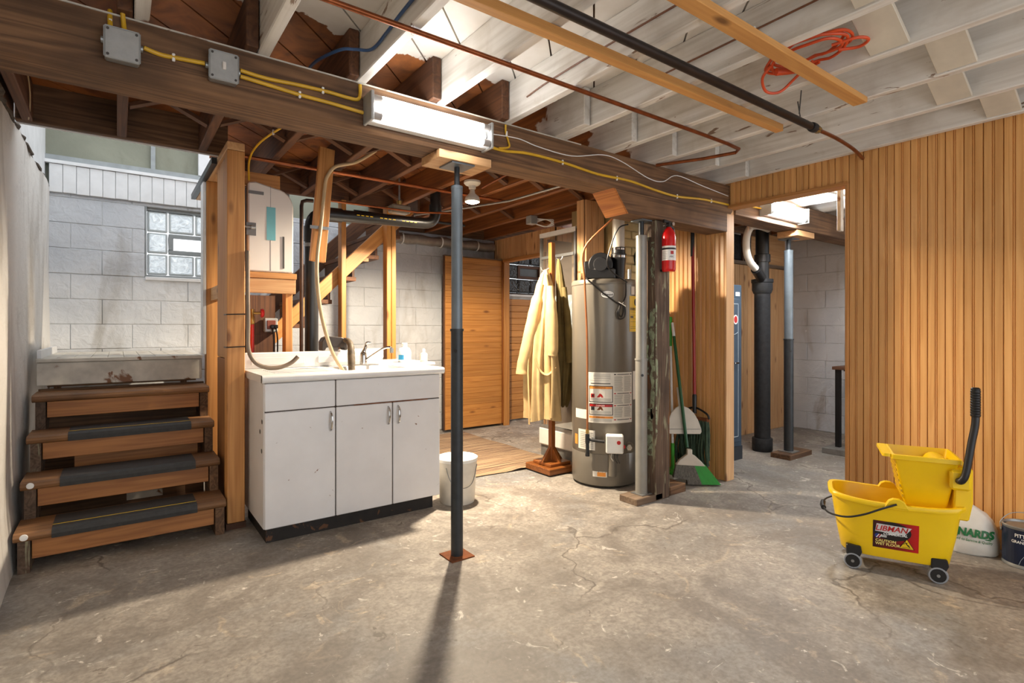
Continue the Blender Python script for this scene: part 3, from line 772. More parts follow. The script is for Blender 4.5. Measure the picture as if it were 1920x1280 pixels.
# pine stud partition beside the stairs
sp = thing('stud_partition', 'unfinished pine stud partition beside the short staircase', 'partition', (0.555, 3.9, 0))
bx(0.511, 0.604, 3.47, 3.56, 0.035, 2.20).build('stud', 'pine', sp, 0.003)
bx(0.505, 0.610, 3.465, 3.57, 0, 0.034).build('foot_block', 'old', sp)
bx(0.525, 0.60, 3.585, 3.95, 0.985, 2.20).build('stud', 'pine', sp, 0.003)
bx(0.525, 0.60, 3.585, 3.95, 0, 0.98).build('stud', 'riser', sp, 0.003)
bx(0.503, 0.590, 4.30, 4.39, 0.0, 2.20).build('stud', 'pine', sp, 0.003)
bx(0.511, 0.604, 3.47, 5.0, 2.202, 2.248).build('top_plate', 'pale', sp, 0.003)
bx(0.53, 0.58, 3.952, 4.30, 1.36, 1.45).build('nogging', 'pale', sp, 0.002)
bx(0.482, 0.502, 4.30, 4.42, 0.985, 2.19).build('white_edge_board', M_WHITEBOARD, sp, 0.002)
bx(0.478, 0.508, 3.84, 5.0, 2.203, 2.243).build('edge_strip', M_POSTD, sp)
for zz in (1.245, 1.055):
    MB().tube([(0.508, 3.467, zz), (0.607, 3.467, zz+0.004), (0.607, 3.56, zz+0.004), (0.508, 3.56, zz), (0.508, 3.467, zz)], 0.0035, 6).build('tie', M_BLACK, sp)

# upper flight seen from underneath, with its studs
uf = thing('upper_staircase', 'upper flight of stairs seen from below with pine stringer', 'staircase', (1.5, 5.0, 0.98))
a = Vector((0.98, 4.60, 1.06)); b = Vector((2.20, 4.60, 2.26)); dirv = (b-a).normalized(); nrm = Vector((-dirv.z, 0, dirv.x))
def slab(p, q, lo, hi, y0, y1):
    return MB().prism([(p.x+nrm.x*lo, p.z+nrm.z*lo), (q.x+nrm.x*lo, q.z+nrm.z*lo), (q.x+nrm.x*hi, q.z+nrm.z*hi), (p.x+nrm.x*hi, p.z+nrm.z*hi)], 1, y0, y1)
def stringer(lo, hi, y0, y1, kind):
    p0 = a+nrm*(lo+hi)/2; p1 = b+nrm*(lo+hi)/2
    return stick('stringer', (p0.x, (y0+y1)/2, p0.z), (p1.x, (y0+y1)/2, p1.z), y1-y0, hi-lo, kind, uf, 0.003)
stringer(-0.035, 0.075, 4.57, 4.608, 'sauna')
stringer(0.03, 0.18, 5.38, 5.42, 'old')
for k in range(6):
    x = 1.02+k*0.21; z = 1.17+k*0.206
    bx(x, x+0.25, 4.61, 5.38, z, z+0.035).build('tread', 'old', uf, 0.002)
    bx(x+0.215, x+0.235, 4.61, 5.38, z+0.035, min(z+0.205, 2.4)).build('riser', 'old', uf)
    if k in (2, 3, 4): bx(x, x+0.14, 4.575, 4.608, z-0.03, z-0.002).build('cleat', 'sauna', uf)
for xs, wd in ((1.536, 0.04), (1.94, 0.04), (1.985, 0.04)):
    bx(xs-wd/2, xs+wd/2, 4.475, 4.565, 0, ZJ-0.002).build('stud', 'sauna', uf, 0.003)
bx(0.93, 0.97, 4.475, 4.565, 0, 1.1).build('stud', 'sauna', uf, 0.003)

# ================================================================== SINK CABINET
CX0, CX1, CY0, CY1 = 0.63, 1.69, 3.085, 3.635
sk = thing('sink_cabinet', 'white enamel sink base cabinet with chipped rusty edges', 'cabinet', ((CX0+CX1)/2, (CY0+CY1)/2, 0))
bx(CX0, CX1, CY0+0.018, CY1, 0.085, 0.872).build('body', M_CAB, sk, 0.003)
bx(CX0+0.006, CX1-0.006, CY0+0.008, CY0+0.0178, 0.092, 0.868).build('gap_shade_board', plain('dark_gap', (58, 44, 36), 0.7), sk)  # dark sheet painting the shade in the gaps between doors and drawers
bx(CX0+0.02, CX1-0.03, CY0+0.05, CY1, 0.0, 0.085).build('kick', M_KICK, sk)
splits = [CX0, 1.012, 1.361, CX1]
for i in range(3):
    d = bx(splits[i]+0.003, splits[i+1]-0.003, CY0, CY0+0.018, 0.088, 0.712).build('door', M_CAB, sk, 0.004)
    hx = (splits[1]-0.03, splits[2]-0.03, splits[2]+0.035)[i]
    MB().tube([(hx, CY0+0.001, 0.69), (hx, CY0-0.016, 0.675), (hx, CY0-0.022, 0.635), (hx, CY0-0.016, 0.595), (hx, CY0+0.001, 0.58)], [0.004, 0.006, 0.008, 0.008, 0.006, 0.006, 0.004], 8, 4).build('handle', M_CHROME, d, smooth=True)
bx(CX0+0.003, 1.009, CY0, CY0+0.018, 0.718, 0.868).build('drawer_front', M_CAB, sk, 0.004)
bx(1.015, CX1-0.003, CY0, CY0+0.018, 0.718, 0.868).build('drawer_front', M_CAB, sk, 0.004)
bx(1.12, 1.6, CY0-0.0005, CY0+0.01, 0.7125, 0.7175).build('rust_line', M_RUST, sk)
for zz, yy in ((0.60, CY0+0.10), (0.66, CY0+0.05), (0.50, CY0+0.06)):
    MB().lathe([(0.0, -.001), (0.014, -.001), (0.011, 0.0005)], (CX0, yy, zz), 9, axis=0).build('chip', M_INK, sk)

stp = thing('kitchen_sink', 'white enamel drainboard sink top with raised backsplash', 'sink', ((CX0+CX1)/2, (CY0+CY1)/2, 0.873))
# top with a basin cut into it
bx0, bx1, by0, by1 = 1.09, 1.50, 3.16, 3.48
TX0, TX1, TY0, TY1, zt = CX0-0.015, CX1+0.012, CY0-0.018, CY1+0.01, 0.915
m = MB()
m.box(TX0, bx0, TY0, TY1, 0.873, zt); m.box(bx1, TX1, TY0, TY1, 0.873, zt); m.box(bx0, bx1, TY0, by0, 0.873, zt); m.box(bx0, bx1, by1, TY1, 0.873, zt)
m.build('deck', M_ENAMEL, stp)
MB().tube([(TX0, TY0, zt-0.021), (TX1, TY0, zt-0.021)], 0.021, 12).build('front_roll', M_ENAMEL, stp, smooth=True)
m = MB(); q = 0.03
rings = [[Vector((x, y, z)) for x, y in ((bx0+e, by0+e), (bx1-e, by0+e), (bx1-e, by1-e), (bx0+e, by1-e))] for e, z in ((0, zt), (0.012, zt-0.02), (0.02, zt-0.034), (0.03, zt-0.041))]
m.loft(rings, caps=False); m.f.append([12, 13, 14, 15]); m.build('basin', M_ENAMEL, stp)
ra = []
for x, z in ((TX0, zt), (TX0, zt+0.088), (TX0+0.012, zt+0.10), (1.46+0.02, zt+0.10), (1.495, zt+0.088), (1.50, zt)): ra.append((x, z))
MB().prism(ra, 1, 3.595, 3.64).build('backsplash', M_ENAMEL, stp, 0.006)
bx(1.06, 1.47, 3.590, 3.596, zt+0.022, zt+0.072).build('backsplash_panel', M_ENAMEL, stp, 0.004)
bx(0.66, 0.98, 3.590, 3.596, zt+0.022, zt+0.072).build('backsplash_panel', M_ENAMEL, stp, 0.004)
for i in range(6): bx(0.70, 1.02, 3.17+i*0.055, 3.18+i*0.055, zt, zt+0.003).build('drain_ridge', M_ENAMEL, stp, 0.001)
fc = thing('faucet', 'chrome single lever faucet at the back of the sink', 'faucet', (1.345, 3.53, zt))
bx(1.24, 1.45, 3.505, 3.555, zt, zt+0.010).build('deck_plate', M_CHROME, fc, 0.004)
MB().lathe([(0.024, zt+0.01), (0.024, zt+0.065), (0.020, zt+0.085), (0.012, zt+0.095)], (1.345, 3.53, 0), 18).build('body', M_CHROME, fc, smooth=True)
MB().tube([(1.35, 3.52, zt+0.03), (1.40, 3.48, zt+0.075), (1.45, 3.44, zt+0.115), (1.485, 3.415, zt+0.123), (1.495, 3.408, zt+0.105)], 0.0085, 10, 5).build('spout', M_CHROME, fc, smooth=True)
MB().lathe([(0.014, zt+0.085), (0.014, zt+0.118)], (1.495, 3.408, 0), 12).build('aerator', M_STEEL, fc, smooth=True)
MB().tube([(1.342, 3.53, zt+0.085), (1.36, 3.53, zt+0.12), (1.365, 3.53, zt+0.15), (1.395, 3.52, zt+0.153)], [0.014, 0.011, 0.007, 0.009, 0.006], 9, 4).build('lever', M_CHROME, fc, smooth=True)
# drain hook of the washer reaching into the sink
vh = thing('drain_hose_hook', 'dark brown plastic hose hood hooked over the sink backsplash', 'hose', (1.15, 3.6, zt))
prof = [(1.09, 1.0), (1.09, 1.06), (1.105, 1.085), (1.13, 1.095), (1.22, 1.088), (1.255, 1.07), (1.26, 1.0), (1.24, 1.0), (1.235, 1.02), (1.12, 1.02), (1.11, 1.0)]
MB().prism([(x, z+0.018) for x, z in prof], 1, 3.60, 3.68).build('hood', M_VAC, vh, 0.004)
MB().tube([(1.245, 3.62, 1.085), (1.25, 3.56, 1.08), (1.246, 3.50, 1.05), (1.236, 3.46, 0.98), (1.225, 3.42, 0.885)], [0.018, 0.019, 0.02, 0.023, 0.024, 0.022], 12, 5).build('hose', M_MOTTLE, vh, smooth=True)

# washer behind the cabinet with two bottles
ws_ = thing('washing_machine', 'white washing machine mostly hidden behind the sink cabinet', 'washing machine', (1.70, 4.03, 0))
bx(1.42, 1.99, 3.72, 4.30, 0.02, 0.88).build('body', M_ENAMEL, ws_, 0.01)
bx(1.415, 1.995, 3.715, 4.305, 0.88, 0.905).build('lid', M_ENAMEL, ws_, 0.008)
bx(1.42, 1.80, 4.25, 4.33, 0.905, 1.0).build('control_panel', M_UNIT, ws_, 0.02)
bt = thing('detergent_bottle', 'clear detergent bottle with blue label behind the sink', 'bottle', (1.80, 3.86, 0.905))
MB().lathe([(0.048, 0.905), (0.052, 0.92), (0.052, 0.985), (0.04, 1.012), (0.02, 1.022)], (1.80, 3.86, 0), 18).build('body', plain('milky_plastic', (214, 224, 228), 0.25), bt, smooth=True)
MB().lathe([(0.022, 1.02), (0.022, 1.05), (0.018, 1.054)], (1.80, 3.86, 0), 14).build('cap', M_WHITEP, bt, smooth=True)
_c = Vector((1.80, 3.86, 0)); 
def on_cyl(cx, cy, r, phi0=0.0):
    tc = Vector((-cx, -cy, 0)).normalized(); rt = Vector((-tc.y, tc.x, 0))
    def f(x, y):
        p = x/r+phi0; return Vector((cx, cy, 0))+tc*r*math.cos(p)+rt*r*math.sin(p)+Vector((0, 0, y))
    return f
def strip(fn, x0, x1, y0, y1, name, mat, parent, n=10):
    """curved patch over a surface function fn(x, y)"""
    vs = []; fs = []
    for i in range(n+1):
        x = x0+(x1-x0)*i/n; vs += [fn(x, y0), fn(x, y1)]
    for i in range(n): fs.append((2*i, 2*i+2, 2*i+3, 2*i+1))
    off = wpos(parent)
    me = bpy.data.meshes.new(name); me.from_pydata([tuple(v-off) for v in vs], [], fs); me.materials.append(mat)
    o = bpy.data.objects.new(name, me); COL.objects.link(o); o.parent = parent; return o
strip(on_cyl(1.80, 3.86, 0.0528), -0.055, -0.005, 0.925, 0.962, 'label', plain('blue_label', (44, 140, 190), 0.4), bt)
bt2 = thing('pump_bottle', 'small pinkish bottle with white cap behind the sink', 'bottle', (1.935, 3.80, 0.905))
MB().lathe([(0.028, 0.905), (0.030, 0.915), (0.030, 0.965), (0.022, 0.975), (0.01, 0.98)], (1.935, 3.80, 0), 16).build('body', plain('pink_beige', (196, 170, 158), 0.3), bt2, smooth=True)
MB().lathe([(0.011, 0.978), (0.011, 1.0), (0.006, 1.008)], (1.935, 3.80, 0), 12).build('cap', M_WHITEP, bt2, smooth=True)
strip(on_cyl(1.935, 3.80, 0.0306), -0.022, 0.018, 0.92, 0.958, 'label', M_LWHITE, bt2)

# ================================================================== HOSES, WHITE UNIT, PIPES LEFT OF CENTRE
def tubething(name, label, cat, pts, r, mat, smooth=6, n=10, clips=None, flat_=1.0, clip_mat=None):
    t = thing(name, label, cat, pts[0])
    MB().tube(pts, r, n, smooth, flat_).build('run', mat, t, smooth=True)
    for p in clips or []:
        x, y, z = p; MB().box(x-.005, x+.005, y-.006, y+.004, z-.014, z+.014).build('clip', clip_mat or M_LWHITE, t, 0.002)
    return t
tubething('drain_hose', 'grey brown hose strapped to the pine post curling over the sink', 'hose', [(0.618, 3.46, 1.62), (0.616, 3.455, 1.40), (0.618, 3.45, 1.21), (0.618, 3.445, 1.05), (0.65, 3.43, 0.968), (0.712, 3.42, 0.933), (0.787, 3.42, 0.932), (0.85, 3.42, 0.956), (0.89, 3.42, 0.992)], 0.0125, M_HOSEG, 6, 12)
tubething('drain_hose', 'pale beige hose dropping from the ceiling into the sink', 'hose', [(1.40, 3.45, 2.36), (1.27, 3.46, 2.262), (1.14, 3.47, 2.212), (1.092, 3.485, 2.15), (1.075, 3.49, 2.08), (1.05, 3.49, 1.83), (1.025, 3.488, 1.61), (1.027, 3.48, 1.42), (1.05, 3.46, 1.22), (1.10, 3.43, 1.02), (1.165, 3.40, 0.89)], 0.0115, M_HOSE, 6, 12)
hb_ = thing('hanging_plank', 'tilted pine plank hung from a joist holding the beige hose', 'plank', (1.07, 3.53, 1.59))
stick('plank', (1.037, 3.525, 1.595), (1.098, 3.525, 2.33), 0.04, 0.095, 'pine', hb_, 0.002, up=(1, 0, 0))
bx(0.985, 1.10, 3.498, 3.503, 1.80, 1.82).build('strap', M_STEEL, hb_)

un = thing('wall_unit', 'white plastic equipment housing with teal sticker on pine shelf', 'appliance', (0.79, 3.76, 1.522))
c = [(0.655, 1.523), (0.925, 1.523), (0.925, 1.93)]
for i in range(7):
    t_ = math.radians(90*i/6); c.append((0.815+0.11*math.cos(t_), 1.945+0.115*math.sin(t_)))
c += [(0.70, 2.085), (0.655, 2.075)]
MB().prism(c, 1, 3.66, 3.72).build('front_cover', M_UNIT, un, 0.008)
bx(0.637, 0.915, 3.72, 3.84, 1.523, 2.05).build('back_case', M_UNITG, un, 0.004)
bx(0.785, 0.7865, 3.6585, 3.6605, 1.53, 2.07).build('seam', M_UNITG, un)
bx(0.762, 0.815, 3.6575, 3.6600, 1.725, 1.935).build('sticker', M_TEAL, un)
bx(0.657, 0.745, 3.654, 3.662, 2.005, 2.025).build('handle_recess', M_UNITG, un, 0.002)
bx(0.645, 0.70, 3.656, 3.662, 1.745, 1.825).build('fitting_recess', M_UNITG, un)
MB().tube([(0.62, 3.645, 1.795), (0.68, 3.645, 1.795)], 0.008, 8).build('pipe', M_STEEL, un)
MB().lathe([(0.014, 0), (0.014, 0.026), (0.009, 0.028)], (0.668, 3.645, 1.795), 12, axis=0).build('nut', M_STEEL, un)
bx(0.858, 0.868, 3.656, 3.662, 1.55, 1.755).build('slot', M_INK, un)
sf = thing('shelf_frame', 'pine two-by-four frame carrying the white equipment housing', 'shelf', (0.79, 3.75, 0))
bx(0.612, 0.945, 3.66, 3.86, 1.484, 1.520).build('shelf', 'pine', sf, 0.002)
bx(0.612, 0.94, 3.665, 3.703, 1.39, 1.483).build('rail', 'pale', sf, 0.002)
bx(0.887, 0.93, 3.705, 3.795, 0, 1.483).build('stud', 'pine', sf, 0.002)
bx(0.607, 0.885, 3.845, 3.88, 2.1, 2.19).build('rail', 'pine', sf, 0.002)
bx(0.6055, 0.645, 3.80, 3.845, 0, 2.2).build('stud', 'pine', sf, 0.002)
bx(0.66, 0.88, 3.96, 3.975, 0.9, 1.39).build('back_board', 'old', sf)
tubething('shutoff_pipe', 'red water pipe with brass valve under the white housing', 'pipe', [(0.705, 3.80, 0.85), (0.705, 3.80, 1.19)], 0.012, plain('red_pex', (196, 36, 30), 0.4), 0)
vv = thing('shutoff_valve', 'brass shutoff valve with red lever above the red pipe', 'valve', (0.705, 3.80, 1.195))
MB().lathe([(0.011, 1.192), (0.016, 1.20), (0.016, 1.235), (0.012, 1.24), (0.012, 1.29)], (0.705, 3.80, 0), 12).build('body', plain('brass', (170, 140, 80), 0.35, 0.7), vv, smooth=True)
MB().tube([(0.705, 3.80, 1.265), (0.765, 3.79, 1.265)], 0.009, 10).build('stem', MATS['brass'], vv)
MB().lathe([(0.006, 0), (0.028, 0.002), (0.03, 0.012), (0.024, 0.02), (0.008, 0.022)], (0.752, 3.79, 1.265), 14, axis=0).build('lever', plain('red_lever', (196, 30, 34), 0.4), vv, smooth=True)
ob = thing('outlet_box', 'small metal outlet box with two black plugs behind the sink', 'outlet', (0.85, 3.95, 1.19))
bx(0.80, 0.885, 3.905, 3.955, 1.14, 1.235).build('box', M_BOXSTEEL, ob, 0.006)
bx(0.815, 0.87, 3.898, 3.906, 1.16, 1.22).build('receptacle', plain('brown_receptacle', (120, 58, 42), 0.5), ob, 0.003)
for xx in (0.845, 0.868):
    bx(xx-.012, xx+.012, 3.872, 3.898, 1.165, 1.19).build('plug', M_BLACK, ob, 0.004)
    MB().tube([(xx, 3.885, 1.166), (xx+0.006, 3.87, 1.10), (xx+0.004, 3.86, 1.0), (xx, 3.85, 0.9)], 0.005, 8, 4).build('cord', M_BLACK, ob, smooth=True)

dp = thing('drain_pipe', 'black plastic drain pipe rising and turning along under the joists', 'pipe', (1.107, 3.9, 0))
arc = lambda cx, cz, r, a0, a1: [(cx+r*math.cos(math.radians(t_)), 3.9, cz+r*math.sin(math.radians(t_))) for t_ in range(a0, a1+(1 if a1 > a0 else -1), 15 if a1 > a0 else -15)]
MB().tube([(1.107, 3.9, 0.0), (1.107, 3.9, 1.88)]+arc(1.207, 1.885, 0.1, 180, 90)+[(1.32, 3.9, 1.988)], 0.046, 18).build('riser', M_ABS, dp, smooth=True)
MB().tube([(1.30, 3.9, 1.988), (1.99, 3.9, 2.012)]+[(2.0+0.09*math.sin(math.radians(t_)), 3.9, 2.103-0.09*math.cos(math.radians(t_))) for t_ in range(15, 91, 15)]+[(2.09, 3.9, 2.448)], 0.043, 18).build('branch', M_ABS, dp, smooth=True)
for p, q in (((1.107, 3.9, 1.78), (1.107, 3.9, 1.885)), ((1.21, 3.9, 1.985), (1.32, 3.9, 1.989)), ((2.09, 3.9, 2.10), (2.09, 3.9, 2.17))):
    MB().tube([p, q], 0.051, 18).build('coupling', M_ABS, dp, smooth=True)
MB().tube([(1.107, 3.9, 1.74), (1.107, 3.9, 1.765)], 0.048, 18).build('strap', M_STEEL, dp)
def pipe_text(x, y): return Vector((x, 3.9-0.0435*math.cos(y/0.0435), 2.0+0.0435*math.sin(y/0.0435)))-wpos(dp)
for x in (1.42, 1.60, 1.78):
    for j in range(4): flat([(x+j*0.034, -.003), (x+j*0.034+0.022, -.003), (x+j*0.034+0.022, .003), (x+j*0.034, .003)], pipe_text, 'print', M_LYELLOW, dp)
tubething('iron_pipe', 'thin dark iron pipe with elbow beside the black drain', 'pipe', [(1.012, 3.80, 0.0), (1.012, 3.80, 2.0), (1.018, 3.80, 2.03), (1.045, 3.80, 2.042), (1.09, 3.80, 2.045)], 0.0125, plain('iron_pipe', (70, 52, 44), 0.5, 0.4, 0.3, 20), 0)
tubething('copper_pipe', 'bright copper supply pipe running under the rear joists', 'pipe', [(0.62, 3.63, 2.222), (2.62, 3.63, 2.222)], 0.0095, M_COPPER, 0)
tubething('copper_pipe', 'second copper pipe just behind the supply pipe under rear joists', 'pipe', [(0.62, 3.665, 2.226), (2.62, 3.665, 2.226)], 0.0085, M_COPPER, 0)
tubething('copper_pipe', 'copper pipe lying along the black drain pipe', 'pipe', [(1.12, 3.83, 2.07), (1.9, 3.83, 2.075), (2.3, 3.83, 2.12)], 0.008, M_COPPER, 0)
tubething('yellow_cable', 'yellow cable stapled along a rear joist above the white housing', 'cable', [(0.80, 2.53, 2.245), (0.765, 2.8, 2.24), (0.70, 3.1, 2.24), (0.66, 3.4, 2.235), (0.655, 3.62, 2.20), (0.66, 3.66, 2.085)], 0.006, M_YELLOWC, 6, 8, [(0.757, 2.85, 2.24), (0.69, 3.15, 2.24)])
# rods and conduit in the rear ceiling
tubething('conduit', 'galvanised conduit running towards the bulb under rear joists', 'conduit', [(2.16, 4.44, 2.10), (2.16, 4.42, 2.19), (2.30, 4.2, 2.195), (2.55, 3.5, 2.195), (2.62, 2.56, 2.20)], 0.009, M_STEEL, 0)
tubething('iron_pipe', 'dark iron gas pipe crossing under the joists behind the bulb', 'pipe', [(1.55, 4.28, 2.12), (2.6, 4.28, 2.12)], 0.012, M_IRON, 0)
tubething('iron_pipe', 'short dark iron riser joining the gas pipe below the bulb', 'pipe', [(2.25, 4.28, 2.12), (2.25, 4.28, 2.25)], 0.012, M_IRON, 0)
tubething('copper_pipe', 'copper pipe running away from the bulb towards the beam', 'pipe', [(2.22, 3.4, 2.228), (2.10, 2.53, 2.228)], 0.009, M_COPPER, 0)
jb = thing('junction_box', 'grey junction box with loose white wires on a rear joist', 'junction box', (3.22, 4.06, 2.19))
bx(3.18, 3.26, 4.02, 4.10, 2.17, 2.249).build('box', M_BOXSTEEL, jb, 0.004)
for i in range(3): MB().tube([(3.26, 4.05, 2.19+i*.02), (3.34, 3.99, 2.22), (3.42, 3.97, 2.18+i*.02), (3.37, 4.02, 2.16), (3.26, 4.07, 2.185)], 0.005, 6, 5).build('wire', M_LWHITE, jb, smooth=True)
lb_ = thing('old_lamp', 'small old glass ceiling lamp on a rod above the drain pipe', 'lamp', (1.82, 4.0, 2.09))
MB().tube([(1.82, 4.0, 2.17), (1.82, 4.0, 2.449)], 0.008, 8).build('rod', M_STEEL, lb_)
MB().lathe([(0.018, 2.15), (0.022, 2.185), (0.012, 2.19)], (1.82, 4.0, 0), 12).build('socket', MATS['brass'], lb_, smooth=True)
bx(1.74, 1.90, 3.95, 4.05, 2.085, 2.15).build('box', plain('smoky_glass', (146, 138, 124), 0.25), lb_, 0.012)
fd = thing('foil_duct', 'silver wrapped duct along the top of the white block wall', 'duct', (2.9, 5.42, 2.12))
pts = [(2.25+i*0.06, 5.415, 2.15+random.uniform(-.006, .006)) for i in range(25)]
MB().tube(pts, [0.055+random.uniform(-.006, .006) for _ in pts], 12).build('duct', M_FOIL, fd, smooth=True)
for i in (4, 12, 20): MB().tube([(pts[i][0]-.006, 5.415, 2.15), (pts[i][0]+.006, 5.415, 2.15)], 0.064, 14).build('tape', M_LWHITE, fd)

# ================================================================== LIGHTS THE ROOM HAS
def fixture(name, label, x0, yb, zc, L=0.62, lamp='fluorescent', power=TUBE_E):
    t = thing(name, label, 'light fixture', (x0+L/2, yb, zc))
    bx(x0, x0+L, yb-0.05, yb-0.002, zc-0.055, zc+0.055).build('housing', M_ENAMEL, t, 0.004)
    MB().prism([(yb-0.05, zc-0.02), (yb-0.066, zc), (yb-0.05, zc+0.02)], 0, x0+0.012, x0+L-0.012).build('reflector', M_ENAMEL, t)
    for xe in (x0-0.008, x0+L-0.006):
        m = MB(); m.box(xe, xe+0.014, yb-0.10, yb-0.002, zc-0.064, zc+0.064); m.build('end_cap', M_BOXSTEEL, t, 0.003)
    for dz in (-0.037, 0.037):
        tb = MB().tube([(x0+0.045, yb-0.079, zc+dz), (x0+L-0.045, yb-0.079, zc+dz)], 0.0165, 14).build('tube', emit(lamp, (1.0, 0.98, 0.95) if lamp == 'fluorescent' else (0.95, 0.98, 1.0), power), t, smooth=True)
        for xa in (x0+0.008, x0+L-0.045):
            MB().tube([(xa, yb-0.079, zc+dz), (xa+0.037, yb-0.079, zc+dz)], 0.0172, 14).build('tube_cap', plain('tube_cap', (176, 170, 166), 0.4), tb, smooth=True)
    return t
fixture('fluorescent_light', 'two-tube fluorescent fixture on the main beam above the lone post', 0.885, 2.31, 2.125)
fixture('fluorescent_light', 'two-tube fluorescent fixture seen through the doorway', 4.18, 2.31, 2.135, 0.62, 'fluorescent_cool', 190.0)
fl = thing('ceiling_bulb', 'bare warm bulb in a white porcelain socket under the joists', 'lamp', (2.11, 3.365, 2.06))
MB().lathe([(0.062, 2.249), (0.062, 2.235), (0.05, 2.222), (0.028, 2.215), (0.026, 2.195), (0.02, 2.19)], (2.11, 3.365, 0), 22).build('socket', M_PVC, fl, smooth=True)
MB().lathe([(0.016, 2.195), (0.022, 2.16), (0.05, 2.135), (0.058, 2.105), (0.056, 2.098)], (2.11, 3.365, 0), 20).build('bulb_body', M_PVC, fl, smooth=True)
MB().lathe([(0.0, 2.085), (0.03, 2.088), (0.05, 2.096), (0.054, 2.103)], (2.11, 3.365, 0), 20).build('bulb_lens', emit('warm_bulb', (1.0, 0.80, 0.52), 60.0), fl, smooth=True)
pl = bpy.data.lights.new('bulb_light', 'SPOT'); pl.energy = BULB_W*3.2; pl.color = (1.0, 0.84, 0.63); pl.shadow_soft_size = 0.045; pl.spot_size = math.radians(172); pl.spot_blend = 0.35
po = bpy.data.objects.new('bulb_light', pl); COL.objects.link(po); po.parent = fl; po.location = (0, 0, 0.02)

# ================================================================== WATER HEATER AND NEIGHBOURS
HX, HY, HR = 3.03, 2.915, 0.250
wh = thing('water_heater', 'tall grey gas water heater with warning labels and black blower', 'water heater', (HX, HY, 0))
MB().lathe([(HR-0.02, 0.01), (HR-0.003, 0.02), (HR, 0.035), (HR, 0.245), (HR-0.003, 0.25), (HR, 0.255), (HR, 1.49), (HR+0.004, 1.492), (HR+0.004, 1.515), (HR-0.005, 1.528), (0.0, 1.532)], (HX, HY, 0), 48).build('tank', M_TANK, wh, smooth=True)
for aa in (0, 2.1, 4.2): MB().lathe([(0.02, 0), (0.02, 0.02)], (HX+0.18*math.cos(aa), HY+0.18*math.sin(aa), 0), 10).build('foot', M_BLACK, wh)
hf = on_cyl(HX, HY, HR+0.0012)
hf2 = on_cyl(HX, HY, HR+0.0022)
hf3 = on_cyl(HX, HY, HR+0.0030)
def lz(f): return lambda x, y: f(x, y)-wpos(wh)
a2x = lambda px: math.asin(max(-1, min(1, (px-1133)/61.0)))*HR     # arc length from the facing line
lab = strip(hf, a2x(1104), a2x(1181), 0.478, 0.846, 'warning_label', M_PAPER, wh, 16)
def prt(x0, x1, y0, y1, mat, name='print', f=hf2): strip(f, x0, x1, y0, y1, name, mat, wh, 6)
lx0, lx1 = a2x(1104), a2x(1181); mid = lx0+(lx1-lx0)*0.53
# left column: plate, two bordered warnings, orange bar; right column: text blocks
prt(lx0+.012, mid-.03, .785, .787, M_GREYINK); prt(lx0+.02, mid-.02, .762, .768, M_INK)
for y in (.835, .825, .815, .803): prt(lx0+.04, mid-.02, y-.003, y, M_GREYINK)
for y0, y1, bar in ((.628, .748, M_LORANGE), (.535, .618, M_LRED)):
    prt(lx0+.008, mid-.002, y0, y1, M_LBLACK); prt(lx0+.013, mid-.007, y0+.005, y1-.005, M_PAPER, f=hf3)
    f4 = on_cyl(HX, HY, HR+0.0038)
    prt(lx0+.013, mid-.007, y1-.022, y1-.005, bar, f=f4)
    f5 = on_cyl(HX, HY, HR+0.0046)
    text('WARNING' if bar is M_LORANGE else 'DANGER', 0.016, lambda x, y, c=(lx0+mid)/2, zc=y1-.0135: lz(f5)(x+c, y+zc), 'lettering', M_LBLACK if bar is M_LORANGE else M_LWHITE, wh)
    prt(lx0+.022, lx0+.05, y0+.034, y0+.062, M_LRED if bar is M_LORANGE else M_INK, f=f4); prt(lx0+.03, lx0+.042, y0+.04, y0+.056, M_LBLACK, f=f5)
    flat([(lx0+.066, y0+.036), (lx0+.115, y0+.036), (lx0+.105, y0+.056), (lx0+.09, y0+.066)], lz(f4), 'print', M_LRED if bar is M_LORANGE else M_RUST, wh)
    for i in range(3): prt(lx0+.02, mid-.016, y0+.012+i*.007, y0+.0145+i*.007, M_GREYINK, f=f4)
prt(lx0+.008, mid-.002, .512, .527, M_LORANGE)
text('WARNING', 0.013, lambda x, y: lz(hf3)(x+(lx0+mid)/2, y+.5195), 'lettering', M_LBLACK, wh)
for i in range(3): prt(lx0+.016, mid-.01, .489+i*.007, .4915+i*.007, M_GREYINK)
for y in (.828, .690, .602, .500):
    prt(mid+.006, mid+.022, y, y+.007, M_LRED if y < .8 else M_LBLACK); prt(lx1-.022, lx1-.006, y, y+.007, M_LRED if y < .8 else M_LBLACK); prt(mid+.03, lx1-.03, y+.001, y+.006, M_INK)
for c0, c1 in ((mid+.008, mid+.008+(lx1-mid)*.42), (mid+.008+(lx1-mid)*.48, lx1-.008)):
    y = .815
    while y > .515:
        if not any(abs(y-k) < .013 for k in (.828, .694, .606, .503)): prt(c0, c1-random.uniform(0, .012), y, y+.0028, M_GREYINK)
        y -= .0075
strip(hf, a2x(1081), lx0-.002, 0.50, 0.568, 'paper_label', M_PAPER, wh, 6)
strip(hf, a2x(1086), a2x(1116), 0.275, 0.42, 'paper_label', M_PAPER, wh, 6)
for i in range(9): prt(a2x(1089), a2x(1113), .29+i*.0135, .293+i*.0135, M_GREYINK)
strip(hf, a2x(1079.5), a2x(1084.5), 0.30, 0.375, 'round_label', M_LORANGE, wh, 5)
strip(hf, a2x(1112), a2x(1137), 0.085, 0.125, 'paper_label', M_PAPER, wh, 6); prt(a2x(1120), a2x(1135), .09, .12, M_LORANGE)
strip(hf, a2x(1183), a2x(1192), 0.64, 0.85, 'paper_label', M_PAPER, wh, 4)
